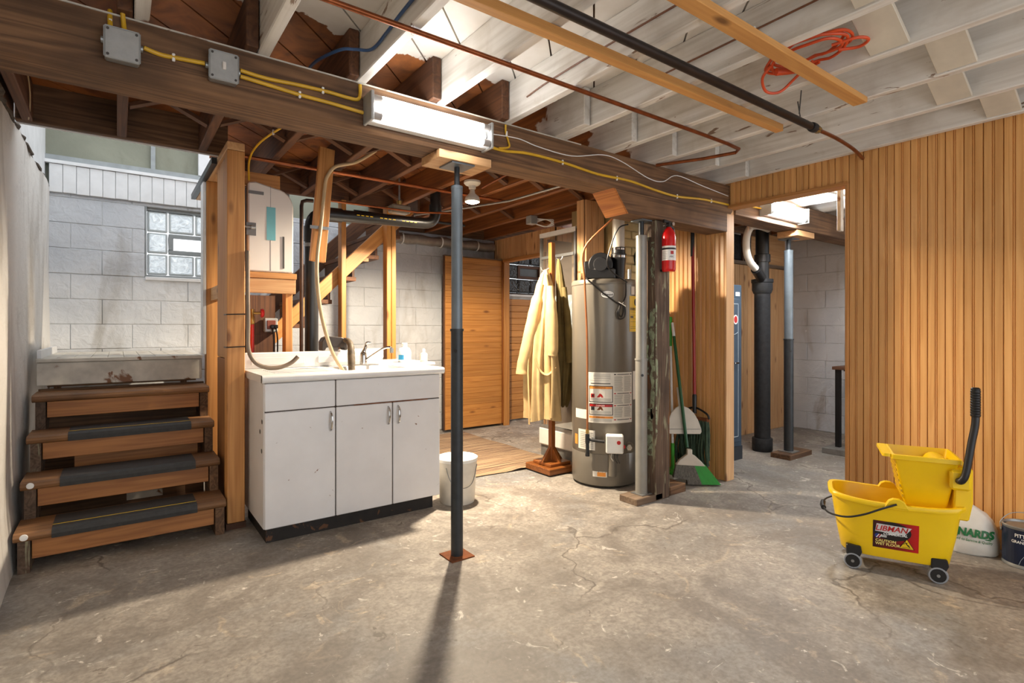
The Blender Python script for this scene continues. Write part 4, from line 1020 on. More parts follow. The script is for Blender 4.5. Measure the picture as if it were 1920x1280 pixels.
tagl = strip(hf, a2x(1177), a2x(1193.5), 1.142, 1.405, 'energy_label', M_LYELLOW, wh, 8)
strip(hf2, a2x(1180), a2x(1186), 1.415, 1.475, 'paper_label', M_PAPER, wh, 4)
flat(ell(a2x(1188), 1.36, 0.022, 0.026), lz(hf2), 'print', M_LBLACK, wh)
text('ENERGY', 0.026, lambda x, y: lz(hf2)(x+a2x(1178)+.002, y+1.308), 'lettering', M_LBLACK, wh, 'LEFT', 0.9, 0, 0.0006)
for y in (1.285, 1.262, 1.235, 1.214, 1.178, 1.165): prt(a2x(1178.5), a2x(1191), y, y+.002, M_INK)
prt(a2x(1178.5), a2x(1184), 1.244, 1.256, M_INK)
# oval brand badge
badge = []
oc = a2x(1138)
flat(ell(oc, 1.413, 0.05, 0.028), lz(hf), 'badge', M_LBLACK, wh); flat(ell(oc, 1.413, 0.047, 0.0255), lz(hf2), 'badge_face', M_LWHITE, wh)
text('Richmond', 0.023, lambda x, y: lz(hf3)(x+oc, y+1.411), 'lettering', M_LBLACK, wh, 'CENTER', 0.88, 0, 0.0005)
# access door, gas control, relief and drain fittings
strip(hf, a2x(1116), a2x(1176), 0.12, 0.248, 'access_panel', M_TANK, wh, 10)
tc = Vector((-HX, -HY, 0)).normalized(); rt = Vector((-tc.y, tc.x, 0)); HC = Vector((HX, HY, 0))
def hp(px, z, out): 
    p = a2x(px)/HR; return HC+(tc*math.cos(p)+rt*math.sin(p))*(HR+out)+Vector((0, 0, z))
q = hp(1147.5, 0.34, 0.045)
gc = MB().beam(q+rt*-0.062, q+rt*0.062, 0.08, 0.13).build('gas_control', M_WHITEP, wh, 0.008)
for px, z in ((1151, 0.355), (1157, 0.325)):
    p = hp(px, z, 0.086); MB().tube([p, p+tc*0.008], 0.014, 12).build('button', M_LRED, gc)
p0 = hp(1150, 0.27, 0.02)
for i in range(3): MB().tube([p0+rt*(.02*i-.02), p0+tc*0.04+rt*(.022*i-.03)-Vector((0, 0, .03)), p0+rt*(.015*i)-Vector((0, 0, .075))], 0.004, 6, 4).build('wire', M_INK if i else M_PVC, gc, smooth=True)
p = hp(1176, 0.30, 0); MB().tube([p, p+tc*0.012], 0.036, 16).build('valve_flange', M_TANK, wh, smooth=True)
MB().tube([p+tc*0.01, p+tc*0.05], 0.02, 6).build('drain_valve', M_WHITEP, wh)
MB().tube([p+tc*0.05, p+tc*0.06], 0.011, 10).build('drain_cap', M_PVC, wh)
p = hp(1146, 0.18, 0.01); MB().tube([p-Vector((0, 0, .08)), p+Vector((0, 0, .08))], 0.03, 12).build('burner_cover', M_TANK, wh, smooth=True)
# blower on top
bl = HC+tc*0.02-rt*0.02
bo = MB().beam(bl+rt*-0.135+Vector((0, 0, 1.575)), bl+rt*0.10+Vector((0, 0, 1.575)), 0.24, 0.085).build('blower_base', M_BLACK, wh, 0.012)
MB().beam(bl+rt*-0.135+Vector((0, 0, 1.64)), bl+rt*-0.06+Vector((0, 0, 1.64)), 0.16, 0.07).build('blower_box', M_BLACK, wh, 0.008)
cc = bl+rt*-0.01+Vector((0, 0, 1.645))
MB().tube([cc+tc*-0.10, cc+tc*0.11], 0.09, 24).build('blower_scroll', M_BLACK, wh, 0.004, smooth=True)
MB().tube([cc+tc*0.11, cc+tc*0.125], [0.055, 0.05], 18).build('blower_cover', plain('black_satin', (40, 40, 42), 0.3), wh, smooth=True)
vx = HC+rt*0.105
MB().lathe([(0.048, 1.54), (0.052, 1.64), (0.058, 1.70), (0.06, 1.735), (0.055, 1.74)], (vx.x, vx.y, 0), 20).build('vent_boot', M_BLACK, wh, smooth=True)
MB().lathe([(0.0615, 1.705), (0.0615, 1.722)], (vx.x, vx.y, 0), 20).build('clamp', M_CHROME, wh, smooth=True)
MB().lathe([(0.053, 1.74), (0.053, 1.785)], (vx.x, vx.y, 0), 20).build('vent_coupling', M_BLACK, wh, smooth=True)
MB().lathe([(0.055, 1.765), (0.055, 1.778)], (vx.x, vx.y, 0), 20).build('clamp', M_CHROME, wh, smooth=True)
g = hp(1118, 1.53, -0.09); MB().tube([g+rt*0.22, g+rt*0.22+Vector((0, 0, .07))], 0.014, 10).build('fitting', M_STEEL, wh)
cd = [bl+rt*-0.12+tc*0.12+Vector((0, 0, 1.545)), hp(1108, 1.51, 0.02), hp(1128, 1.43, 0.008), hp(1150, 1.36, 0.012), hp(1158, 1.335, 0.015), hp(1153, 1.28, 0.02), hp(1156, 1.235, 0.02), hp(1165, 1.25, 0.02), hp(1166, 1.31, 0.02), hp(1160, 1.34, 0.02), hp(1155, 1.28, 0.026), hp(1159, 1.25, 0.026), hp(1163, 1.29, 0.026), hp(1163, 1.35, 0.02), hp(1168, 1.41, 0.015), hp(1167, 1.52, 0.02)]
MB().tube(cd, 0.0055, 8, 5).build('power_cord', M_BLACK, wh, smooth=True)
p = hp(1159, 1.345, 0.03); MB().tube([p-rt*0.02+Vector((0, 0, .012)), p, p+rt*0.03-Vector((0, 0, .02))], 0.003, 6, 3).build('twist_tie', M_LWHITE, wh)
vp = thing('vent_pipe', 'white plastic vent pipe rising from the water heater', 'pipe', (vx.x, vx.y, 1.787))
MB().lathe([(0.046, 1.787), (0.046, 2.44)], (vx.x, vx.y, 0), 20).build('pipe', M_PVC, vp, smooth=True)
g0 = hp(1106, 0.36, 0.03)
gl = tubething('gas_line', 'bare copper gas line hanging down the front of the heater', 'pipe', [(2.95, 2.53, 2.235), (2.86, 2.57, 2.1), (2.80, 2.60, 1.95), hp(1104, 1.75, 0.05), hp(1103, 1.5, 0.04), hp(1106, 1.1, 0.035), hp(1106, 0.7, 0.03), hp(1106, 0.42, 0.03)], 0.0075, plain('copper_tan', (170, 104, 58), 0.4, 0.4, 0.15), 6)
for z0, z1, r_ in ((0.40, 0.43, 0.013), (0.33, 0.395, 0.016), (0.25, 0.33, 0.013), (0.235, 0.255, 0.016)):
    MB().tube([(g0.x, g0.y, z0), (g0.x, g0.y, z1)], r_, 10).build('fitting', M_IRON if z0 < 0.4 else MATS['brass'], gl, smooth=True)
MB().tube([(g0.x, g0.y, 0.355), tuple(hp(1133, 0.335, 0.03)-Vector((0, 0, -.015)))], 0.011, 10).build('fitting', M_IRON, gl, smooth=True)
tubething('black_cord', 'thin black cord hanging beside the grey column', 'cord', [(2.83, 2.50, 1.88), (2.80, 2.56, 1.86), (2.79, 2.62, 1.75), (2.80, 2.66, 1.60), tuple(hp(1168, 1.5, 0.03)+tc*0.0)], 0.005, M_BLACK, 6, 8)
fp = thing('flue_cover', 'black round flue cover on the painted brick chimney', 'flue cover', (3.72, 3.14, 1.78))
MB().lathe([(0.0, 3.118), (0.085, 3.12), (0.09, 3.13), (0.09, 3.146)], (3.72, 0, 1.78), 24, axis=1).build('disc', M_BLACK, fp, smooth=True)

# coat rack with two coats
RX, RY = 2.88, 3.365
cr = thing('coat_rack', 'brown wooden coat rack on a stepped square base', 'coat rack', (RX, RY, 0))
m = bx(-0.155, 0.155, -0.155, 0.155, 0.012, 0.06).mesh('base', 0.004)
bx(RX-0.155, RX+0.155, RY-0.155, RY+0.155, 0.01, 0.06).build('base', 'stand', cr, 0.005)
bx(RX-0.11, RX+0.11, RY-0.11, RY+0.11, 0.06, 0.085).build('base_step', 'stand', cr, 0.004)
bx(RX-0.021, RX+0.021, RY-0.021, RY+0.021, 0.085, 1.87).build('pole', 'stand', cr, 0.003)
for sx_, sy_ in ((1, 0), (-1, 0), (0, 1), (0, -1)):
    if sx_: MB().prism([(RX+sx_*0.021, 0.085), (RX+sx_*0.105, 0.085), (RX+sx_*0.021, 0.20)], 1, RY-0.012, RY+0.012).build('brace', 'stand', cr)
    else: MB().prism([(RY+sy_*0.021, 0.085), (RY+sy_*0.105, 0.085), (RY+sy_*0.021, 0.20)], 0, RX-0.012, RX+0.012).build('brace', 'stand', cr)
for zz, s_ in ((1.66, -1), (1.75, 1)):
    MB().tube([(RX+s_*0.02, RY-s_*0.012, zz), (RX+s_*0.06, RY-s_*0.04, zz-0.02), (RX+s_*0.075, RY-s_*0.05, zz+0.01)], 0.005, 8, 4).build('hook', M_STEEL, cr, smooth=True)
CT = Vector((-RX, -RY, 0)).normalized(); CR = Vector((-CT.y, CT.x, 0))
def garment(name, mat, parent, rows, folds, seed, depth=0.55, n=72):
    """hanging cloth: rows of (z, centre offset right, centre offset to front, half width); folds deepen towards the hem"""
    rings = []; rnd = random.Random(seed); ph = [rnd.uniform(0, 6.28) for _ in range(4)]
    for i, (z, cr_, cf, hw) in enumerate(rows):
        k = i/(len(rows)-1); ring = []
        for j in range(n):
            t_ = 2*math.pi*j/n
            w_ = 1+(0.06+0.20*k)*math.sin(folds*t_+ph[0]+0.9*math.sin(z*5+ph[1]))+(0.05+0.09*k)*math.sin((folds*2+1)*t_+ph[2]+z*3)+0.04*math.sin(19*t_+z*9)
            p = Vector((RX, RY, z+0.012*math.sin(3*t_+ph[3])*(1 if k > 0.9 else 0)))+CR*(cr_+hw*w_*math.cos(t_))+CT*(cf+hw*depth*w_*math.sin(t_))
            ring.append(p)
        rings.append(ring)
    return MB().loft(rings).build(name, mat, parent, smooth=True)
co = thing('coat', 'cream trench coat with hanging belt on the coat rack', 'coat', (RX+CT.x*.08-CR.x*.08, RY+CT.y*.08-CR.y*.08, 1.64))
rows = [(1.645, -.05, .05, .012), (1.60, -.055, .055, .035), (1.52, -.06, .06, .06), (1.40, -.065, .07, .075), (1.25, -.07, .075, .088), (1.10, -.075, .08, .10), (0.95, -.08, .085, .112), (0.80, -.08, .085, .118), (0.65, -.075, .085, .118), (0.50, -.068, .085, .116), (0.435, -.065, .085, .118)]
garment('body', M_COAT, co, rows, 6, 3, 0.7, 120)
def rk(z, a_, f_): return Vector((RX, RY, z))+CR*a_+CT*f_
MB().tube([rk(1.52, -.09, .08), rk(1.36, -.125, .10), rk(1.18, -.16, .11), rk(1.0, -.20, .11), rk(0.86, -.235, .11), rk(0.80, -.24, .11)], [.035, .048, .052, .055, .054, .05, .047, .05], 14, 5).build('sleeve', M_COAT, co, smooth=True)
MB().tube([rk(1.50, -.01, .12), rk(1.34, -.005, .15), rk(1.18, .005, .16), rk(1.02, .01, .16), rk(0.95, .005, .16)], [.03, .042, .046, .044, .042, .038], 14, 5).build('sleeve', M_COAT, co, smooth=True)
MB().tube([rk(1.05, -.17, .13), rk(0.9, -.19, .14), rk(0.65, -.185, .14), rk(0.40, -.18, .14)], 0.012, 8, 5, 0.4).build('belt', M_COAT, co, smooth=True)
MB().tube([rk(0.93, -.13, .16), rk(0.83, -.09, .17), rk(0.80, -.03, .17), rk(0.86, .03, .165)], 0.016, 8, 5, 0.5).build('belt', M_COAT, co, smooth=True)
MB().tube([rk(1.60, -.045, .09), rk(1.40, -.02, .135), rk(1.1, .0, .175), rk(0.8, .012, .18), rk(0.46, .0, .185)], [.012, .016, .018, .018, .016], 10, 5, 0.5).build('front_edge', M_COAT, co, smooth=True)
jk = thing('coat', 'dark olive jacket hanging behind the cream coat', 'coat', (RX+CR.x*.09, RY+CR.y*.09, 1.75))
rows = [(1.735, .055, .02, .008), (1.68, .06, .02, .02), (1.55, .07, .01, .032), (1.38, .085, .01, .042), (1.20, .098, .0, .05), (1.0, .112, .0, .056), (0.90, .115, .0, .058), (0.75, .108, .0, .054), (0.60, .10, .0, .042), (0.53, .095, .0, .025)]
garment('body', M_OLIVE, jk, rows, 4, 9, 0.8)
MB().tube([rk(1.5, .10, .04), rk(1.25, .125, .05), rk(1.0, .142, .05), rk(0.89, .15, .05)], [.022, .03, .034, .036, .036], 12, 5).build('sleeve', M_OLIVE, jk, smooth=True)

# rag rug
rg = NT('rag_rug'); v = rg.n('ShaderNodeNewGeometry').outputs['Position']
n1 = rg.noise(rg.scalev(v, (0.7, 42, 1)), 1.0, 3); n2 = rg.noise(rg.scalev(v, (5, 60, 1)), 1.0, 3)
c1 = rg.ramp(n1, (0.36, lin(58, 42, 40)), (0.43, lin(138, 108, 84)), (0.5, lin(180, 154, 120)), (0.55, lin(84, 58, 52)), (0.62, lin(168, 140, 106)))
c1 = rg.mix(rg.ramp(n2, (0.62, (0, 0, 0, 1)), (0.68, (0.7, 0.7, 0.7, 1))), c1, lin(70, 58, 66)); rg.bump(n1, 0.8, 0.01)
M_RUG = rg.out(c1, 0.9)
m = MB(); nx, ny = 24, 30
for i in range(nx+1):
    for j in range(ny+1):
        x = 2.03+1.10*i/nx; yy = 3.53+1.70*j/ny
        if i == nx: x += 0.01*math.sin(yy*9)
        edge = min(i, nx-i, j*1.2, (ny-j)*1.2)
        m.v.append(Vector((x-0.35*max(0, (3.75-yy))*(i/nx), yy-0.02*math.sin(x*5), 0.012+(0.004*math.sin(x*7)*math.sin(yy*6) if edge > 1 else -0.004)+(0.014*math.exp(-((x-2.72)**2+(yy-3.5)**2)/.006)))))
for i in range(nx):
    for j in range(ny): a_ = i*(ny+1)+j; m.f.append([a_, a_+ny+1, a_+ny+2, a_+1])
k0 = len(m.v)
tag(m.build('rag_rug', M_RUG, smooth=True), 'striped beige and brown rag rug on the floor by the coat rack', 'rug')

pb = thing('lidded_pail', 'small white lidded plastic pail beside the sink cabinet', 'pail', (1.855, 3.15, 0))
MB().lathe([(0.115, 0.0), (0.118, 0.01), (0.130, 0.225), (0.133, 0.225), (0.133, 0.285), (0.128, 0.29)], (1.855, 3.15, 0), 32).build('body', M_PVC, pb, smooth=True)
MB().lathe([(0.137, 0.278), (0.139, 0.298), (0.130, 0.303), (0.126, 0.297), (0.0, 0.299)], (1.855, 3.15, 0), 32).build('lid', M_WHITEP, pb, smooth=True)
MB().tube([(1.735, 3.09, 0.25), (1.74, 3.03, 0.17), (1.80, 2.99, 0.13), (1.88, 3.0, 0.15), (1.955, 3.06, 0.25)], 0.003, 6, 5).build('bail', M_STEEL, pb, smooth=True)

# shower stall
sh = thing('shower_stall', 'framed glass shower stall with white base behind the coat rack', 'shower', (3.5, 3.6, 0))
bx(3.17, 3.9, 3.38, 3.86, 0, 0.10).build('curb', M_CONCB, sh, 0.004)
bx(3.15, 3.9, 3.37, 3.87, 0.10, 0.26).build('base', M_SHOWER, sh, 0.012)
for yy in (3.385, 3.845): bx(3.155, 3.18, yy-.012, yy+.012, 0.26, 2.02).build('frame_post', M_STEEL, sh)
bx(3.152, 3.183, 3.373, 3.857, 2.0, 2.04).build('frame_rail', M_WHITEP, sh); bx(3.152, 3.183, 3.373, 3.857, 0.26, 0.285).build('frame_rail', M_STEEL, sh)
bx(3.152, 3.18, 3.40, 3.83, 1.80, 1.825).build('towel_bar', M_STEEL, sh)
bx(3.164, 3.170, 3.398, 3.832, 0.285, 2.0).build('glass_pane', glassy('shower_glass', (120, 112, 104), 0.05, 0.22), sh)
bx(3.80, 3.84, 3.39, 3.85, 0.26, 2.0).build('back_panel', plain('shower_back', (150, 132, 116), 0.4), sh)
ct = NT('shower_pattern'); v = ct.objco(False)
wv = ct.n('ShaderNodeTexWave', {'Vector': v, 'Scale': 7.0, 'Distortion': 5.0, 'Detail': 1.0, 'Detail Scale': 1.6}, bands_direction='DIAGONAL').outputs[0]
M_CURT = ct.out(ct.ramp(wv, (0.8, lin(172, 186, 192)), (0.93, lin(228, 234, 236))), 0.35)
bx(3.19, 3.196, 3.40, 3.83, 0.75, 1.46).build('patterned_panel', M_CURT, sh)
bx(3.25, 3.9, 3.855, 3.865, 0.26, 2.0).build('side_panel', MATS['shower_back'], sh)
# pine corner wall of the shower
sw = struct(bx(3.165, 3.385, 3.275, 3.36, 0, ZJ-0.002).build('wall_shower', 'old'))
vb2 = vboard(ZJ-0.004, 0.073, 'pale')
for i in range(3): piece('board', vb2, sw, (3.205+i*0.073, 3.275, ZJ/2))
vb3 = vboard(ZJ-0.004, 0.042, 'pale')
for i in range(2): piece('board', vb3, sw, (3.165, 3.287+0.01+i*0.042, ZJ/2), R90)

# ================================================================== EXTINGUISHER, BROOMS, MOP
EX, EY = 2.985, 2.283
fe = thing('fire_extinguisher', 'red fire extinguisher with white label hung on the timber post', 'fire extinguisher', (EX, EY, 1.545))
MB().lathe([(0.036, 1.545), (0.043, 1.552), (0.0455, 1.565), (0.0455, 1.775), (0.042, 1.80), (0.03, 1.825), (0.017, 1.84), (0.015, 1.845)], (EX, EY, 0), 28).build('cylinder', M_RED, fe, smooth=True)
ef = on_cyl(EX, EY, 0.0462); ef2 = on_cyl(EX, EY, 0.0468)
strip(ef, -0.055, 0.07, 1.618, 1.715, 'label', M_LWHITE, fe, 12)
strip(on_cyl(EX, EY, 0.0474), -0.07, 0.085, 1.69, 1.702, 'strap', M_LBLACK, fe, 12)
for i in range(5): strip(ef2, -0.05, -0.008, 1.63+i*.011, 1.632+i*.011, 'print', M_GREYINK, fe, 3)
text('ABC', 0.018, lambda x, y: ef2(x+.022, y+1.642)-wpos(fe), 'lettering', M_LBLACK, fe)
strip(ef2, 0.012, 0.034, 1.658, 1.68, 'print', M_LRED, fe, 3)
bx(EX-0.014, EX+0.014, EY-0.014, EY+0.014, 1.843, 1.875).build('valve', M_BLACK, fe, 0.003)
MB().prism([(EX-0.055, 1.868), (EX+0.02, 1.876), (EX+0.02, 1.884), (EX-0.055, 1.892)], 1, EY-0.009, EY+0.009).build('lever', M_BLACK, fe, 0.002)
MB().prism([(EX-0.05, 1.845), (EX+0.0, 1.862), (EX+0.0, 1.868), (EX-0.05, 1.853)], 1, EY-0.009, EY+0.009).build('handle', M_BLACK, fe, 0.002)
MB().lathe([(0.013, -.012), (0.013, 0.004), (0.0, 0.005)], (EX+0.018, EY-0.014, 1.866), 14, axis=1).build('gauge', M_CHROME, fe)
MB().tube([(EX+0.012, EY-0.002, 1.85), (EX+0.045, EY, 1.84), (EX+0.05, EY, 1.80)], 0.009, 8, 4).build('nozzle', M_BLACK, fe, smooth=True)
bx(EX-0.01, EX+0.06, EY+0.04, 2.344, 1.55, 1.565).build('bracket', M_BLACK, fe)

mp = thing('string_mop', 'red-handled string mop with green strings leaning on panelling', 'mop', (3.66, 2.545, 0))
MB().tube([(3.655, 2.55, 0.62), (3.70, 2.60, 1.93)], 0.0125, 12).build('handle', M_REDH, mp, smooth=True)
MB().tube([(3.694, 2.597, 1.74), (3.703, 2.602, 1.98)], 0.0155, 12).build('grip', M_BLACK, mp, smooth=True)
MB().tube([(3.703, 2.602, 2.0), (3.70, 2.60, 2.04), (3.705, 2.58, 2.045)], 0.003, 6).build('hang_hook', M_LWHITE, mp)
MB().lathe([(0.016, 0.50), (0.018, 0.64), (0.013, 0.65)], (3.655, 2.55, 0), 12).build('socket', M_BLACK, mp, smooth=True)
MB().tube([(3.655, 2.68, 0.47), (3.655, 2.655, 0.51), (3.655, 2.55, 0.545), (3.655, 2.445, 0.51), (3.655, 2.42, 0.47)], 0.008, 8, 4).build('clamp_wire', M_BLACK, mp, smooth=True)
bx(3.638, 3.672, 2.43, 2.67, 0.445, 0.475).build('clamp_bar', M_RUST, mp, 0.003)
for i in range(26):
    yy = 2.44+0.22*(i % 13)/12; xx = 3.645+0.02*(i//13); s_ = (yy-2.55)
    zt_ = random.uniform(0.05, 0.14) if s_ > -0.06 else random.uniform(0.10, 0.16)
    MB().tube([(xx, yy, 0.455), (xx-0.02, yy+s_*0.15+random.uniform(-.01, .01), 0.35), (xx-0.03+random.uniform(-.015, .015), yy+s_*0.3+random.uniform(-.012, .012), 0.22), (xx-0.015, yy+s_*0.35+random.uniform(-.02, .02), zt_)], [.009, .010, .011, .010], 6, 3).build('string', M_MOP, mp, smooth=True)

br = thing('broom', 'angled green and grey broom with dark green handle', 'broom', (3.38, 2.36, 0))
h0 = Vector((3.455, 2.475, 0.27)); h1 = Vector((3.70, 2.80, 1.25)); bd = (h1-h0).normalized()
MB().tube([h0, h0+bd*0.9], 0.0125, 12).build('handle', M_DGREEN, br, smooth=True)
MB().tube([h0+bd*0.9, h0+bd*1.02], [0.0125, 0.011], 12).build('handle_end', M_WHITEP, br, smooth=True)
bs = CR.copy(); bs = Vector((0.78, -0.62, 0)).normalized(); fwd = Vector((-bs.y, bs.x, 0))
hb0 = h0+Vector((0, 0, -.0))
def bp(s_, z, f_=0.0): return Vector((h0.x-.03, h0.y-.04, 0))+bs*s_+Vector((0, 0, z))+fwd*f_
cap = [(-.10, .155), (-.075, .19), (-.03, .225), (-.018, .232), (-.018, .27), (.018, .27), (.018, .232), (.04, .222), (.085, .18), (.115, .145)]
m = MB(); n = len(cap)
m.add([bp(s_, z, -.016) for s_, z in cap]+[bp(s_, z, .016) for s_, z in cap], [tuple(range(n))[::-1], tuple(range(n, 2*n))]+[(i, (i+1) % n, n+(i+1) % n, n+i) for i in range(n)])
m.build('head', M_DPAN, br, 0.003)
for i in range(30):
    k = i/29; s0 = -.095+k*.205; z0 = .165-abs(k-.5)*.02; s1 = -.115+k*.335; zb = 0.012
    p0 = bp(s0, z0); p1 = bp(s1, zb+(0.05*(1-k) if k < .3 else 0))
    m = MB().loft([[p0+bs*a_*.0042+fwd*b_*.012 for a_, b_ in ((-1, -1), (1, -1), (1, 1), (-1, 1))], [p1+bs*a_*.0058+fwd*b_*.022 for a_, b_ in ((-1, -1), (1, -1), (1, 1), (-1, 1))]])
    m.build('bristle', M_GREEN if k > .62 else M_BRIST, br)
dpn = thing('dustpan', 'cream upright dustpan clipped on the broom handle', 'dustpan', (3.47, 2.47, 0.36))
f_ = -0.035
dc = [(-.115, .36), (-.12, .40), (-.11, .46), (-.085, .51), (-.05, .545), (-.02, .56), (-.02, .70), (.02, .70), (.02, .56), (.055, .545), (.09, .51), (.115, .46), (.13, .40), (.13, .375), (.118, .36)]
n = len(dc); q = lambda s_, z, e: h0+bd*((z-h0.z)/bd.z)+bs*s_+fwd*e
m = MB().add([q(s_, z, .022) for s_, z in dc]+[q(s_, z, .037) for s_, z in dc], [tuple(range(n))[::-1], tuple(range(n, 2*n))]+[(i, (i+1) % n, n+(i+1) % n, n+i) for i in range(n)])
m.build('pan', M_DPAN, dpn, 0.003)
MB().beam(q(-.112, .395, .021), q(.122, .395, .021), 0.003, 0.004).build('crease', M_GREYINK, dpn)
mm = thing('flat_mop', 'green and white pole mop with green foot behind the timber post', 'mop', (3.55, 2.68, 0))
MB().tube([(3.54, 2.67, 0.22), (3.66, 2.78, 1.02)], 0.010, 10).build('pole', M_WHITEP, mm, smooth=True)
MB().tube([(3.66, 2.78, 0.98), (3.70, 2.815, 1.26)], [0.013, 0.017, 0.015, 0.01], 10, 2).build('grip', plain('lime_green', (70, 170, 50), 0.4), mm, smooth=True)
MB().tube([(3.53, 2.66, 0.06), (3.54, 2.67, 0.26)], 0.014, 10).build('neck', MATS['lime_green'], mm, smooth=True)
bx(3.46, 3.60, 2.60, 2.72, 0.03, 0.06).build('foot', MATS['lime_green'], mm, 0.006)
bx(3.45, 3.61, 2.59, 2.73, 0.0, 0.03).build('pad', M_DPAN, mm, 0.006)

# ================================================================== UTILITY ROOM THINGS
lk = thing('metal_locker', 'slate blue metal cabinet seen through the doorway', 'cabinet', (4.24, 2.92, 0))
bx(3.96, 4.52, 2.665, 3.15, 0, 1.555).build('body', M_LOCK, lk, 0.006)
bx(3.99, 4.46, 2.645, 2.664, 0.16, 1.43).build('door', M_LOCK, lk, 0.006)
for q_ in ((4.425, 4.431, 0.21, 1.385), (4.02, 4.431, 1.38, 1.386), (4.02, 4.431, 0.21, 0.216)): bx(q_[0], q_[1], 2.6425, 2.646, q_[2], q_[3]).build('pinstripe', plain('pinstripe', (170, 182, 190), 0.4), lk)
bx(3.97, 4.515, 2.655, 2.6655, 0.0, 0.12).build('plinth', plain('locker_dark', (34, 40, 50), 0.5), lk)
lf = lambda x, y: Vector((x, 2.6415, y))-wpos(lk)
flat(ell(4.385, 1.245, 0.036, 0.042), lf, 'emblem', M_LWHITE, lk); flat(ell(4.385, 1.245, 0.026, 0.031), lambda x, y: lf(x, y)-Vector((0, .001, 0)), 'emblem', M_LRED, lk)
flat([(4.42, 1.455), (4.485, 1.455), (4.485, 1.49), (4.42, 1.49)], lambda x, y: lf(x, y)+Vector((0, .021, 0)), 'plate', M_LWHITE, lk)
flat(ell(4.335, 1.475, 0.028, 0.03), lambda x, y: lf(x, y)+Vector((0, .021, 0)), 'sticker', plain('lemon', (226, 226, 110), 0.4), lk)
MB().tube([tuple(Vector((4.30+.02*i, 2.641, 1.135-0.02*math.sin(i*.52)))) for i in range(7)], 0.002, 6).build('swoosh', MATS['pinstripe'], lk)
bx(4.36, 4.42, 2.625, 2.645, 0.855, 0.87).build('handle', M_CHROME, lk, 0.003)

sk_ = thing('soil_stack', 'large black cast iron soil stack in the utility room', 'pipe', (4.97, 2.72, 0))
MB().lathe([(0.085, 0), (0.092, 0.02), (0.092, 0.115), (0.088, 0.125), (0.072, 0.125), (0.072, 1.53)], (4.97, 2.72, 0), 26).build('pipe', M_IRON, sk_, smooth=True)
MB().lathe([(0.078, 1.50), (0.092, 1.535), (0.092, 1.60), (0.098, 1.605), (0.098, 1.635), (0.06, 1.64)], (4.97, 2.72, 0), 26).build('hub', M_IRON, sk_, smooth=True)
MB().lathe([(0.06, 1.63), (0.06, 1.80), (0.072, 1.80), (0.072, 1.87), (0.06, 1.875), (0.06, 2.24)], (4.97, 2.72, 0), 26).build('upper_pipe', M_ABS, sk_, smooth=True)
MB().tube([(4.95, 2.71, 1.60), (4.88, 2.69, 1.655), (4.76, 2.667, 1.715)], 0.045, 16).build('branch', M_ABS, sk_, smooth=True)
tubething('elbow_pipe', 'white plastic elbow pipe curving into the soil stack', 'pipe', [(4.93, 2.64, 2.10), (4.76, 2.64, 2.11), (4.63, 2.645, 2.08), (4.575, 2.65, 1.99), (4.585, 2.655, 1.86), (4.65, 2.66, 1.775), (4.75, 2.665, 1.72)], 0.032, M_PVC, 5, 14)
dk = thing('workbench', 'grey drawer desk with black leg partly hidden by the door jamb', 'desk', (5.75, 1.95, 0))
bx(5.42, 6.2, 1.4, 2.29, 0.78, 0.81).build('top', 'old', dk, 0.003)
for k in range(3): bx(5.50, 6.1, 1.50, 2.20, 0.30+k*0.16, 0.45+k*0.16).build('drawer', M_DESKG, dk, 0.004)
for yy in (2.25, 1.44): bx(5.44, 5.48, yy-.02, yy+.02, 0.055, 0.78).build('leg', M_BLACK, dk); 
bx(6.12, 6.16, 1.44, 2.2, 0.0, 0.78).build('leg', M_BLACK, dk)
bx(5.5, 6.14, 1.48, 2.22, 0.765, 0.78).build('apron', M_BLACK, dk)
tag(bx(5.33, 5.62, 1.38, 2.34, 0, 0.054).build('footing_block', M_CONCB, None, 0.004), 'grey slab under the leg of the desk beyond the doorway', 'block')
for i, (p0, p1, r_) in enumerate((((4.0, 1.72, 2.229), (6.4, 1.42, 2.229), 0.02), ((4.0, 1.36, 2.233), (6.4, 1.2, 2.233), 0.016), ((4.0, 1.95, 2.235), (6.4, 1.75, 2.235), 0.012))):
    tubething('conduit', ('thick white conduit', 'middle white conduit', 'thinnest white conduit')[i]+' under the utility room joists', 'conduit', [p0, p1], r_, M_PVC, 0)
tag(bx(4.078, 4.125, 1.665, 1.69, 1.85, 2.249).build('hanging_board', M_LANDING, None, 0.002), 'pale board hanging inside the top of the doorway', 'board')
tubething('yellow_cable', 'yellow cable leading to the utility room fixture', 'cable', [(3.85, 2.30, 2.16), (3.95, 2.30, 2.15), (4.05, 2.30, 2.13), (4.17, 2.295, 2.13)], 0.006, M_YELLOWC, 5, 8)

# ================================================================== CEILING RUNS IN FRONT OF THE BEAM
tubething('copper_pipe', 'long copper pipe strapped under the white front joists', 'pipe', [(-0.3, 1.775, 2.238), (2.6, 1.77, 2.238), (2.85, 1.77, 2.236), (2.98, 1.775, 2.232), (3.02, 1.82, 2.23), (2.96, 2.0, 2.228), (2.85, 2.28, 2.235)], 0.010, M_COPPER, 0, 12)
tag(stick('furring_strip', (-0.3, 1.485, 2.230), (2.85, 1.465, 2.230), 0.042, 0.036, 'furring', None, 0.002), 'narrow pine strip nailed under joists left of the black pipe', 'board')
tubething('gas_pipe', 'black iron gas pipe with white paint patches under the joists', 'pipe', [(-0.3, 1.32, 2.205), (2.88, 1.318, 2.205)], 0.0185, M_BLACKPIPE, 0, 14)
gp = thing('pipe_coupling', 'brass reducer joining the black gas pipe to copper', 'fitting', (2.93, 1.318, 2.205))
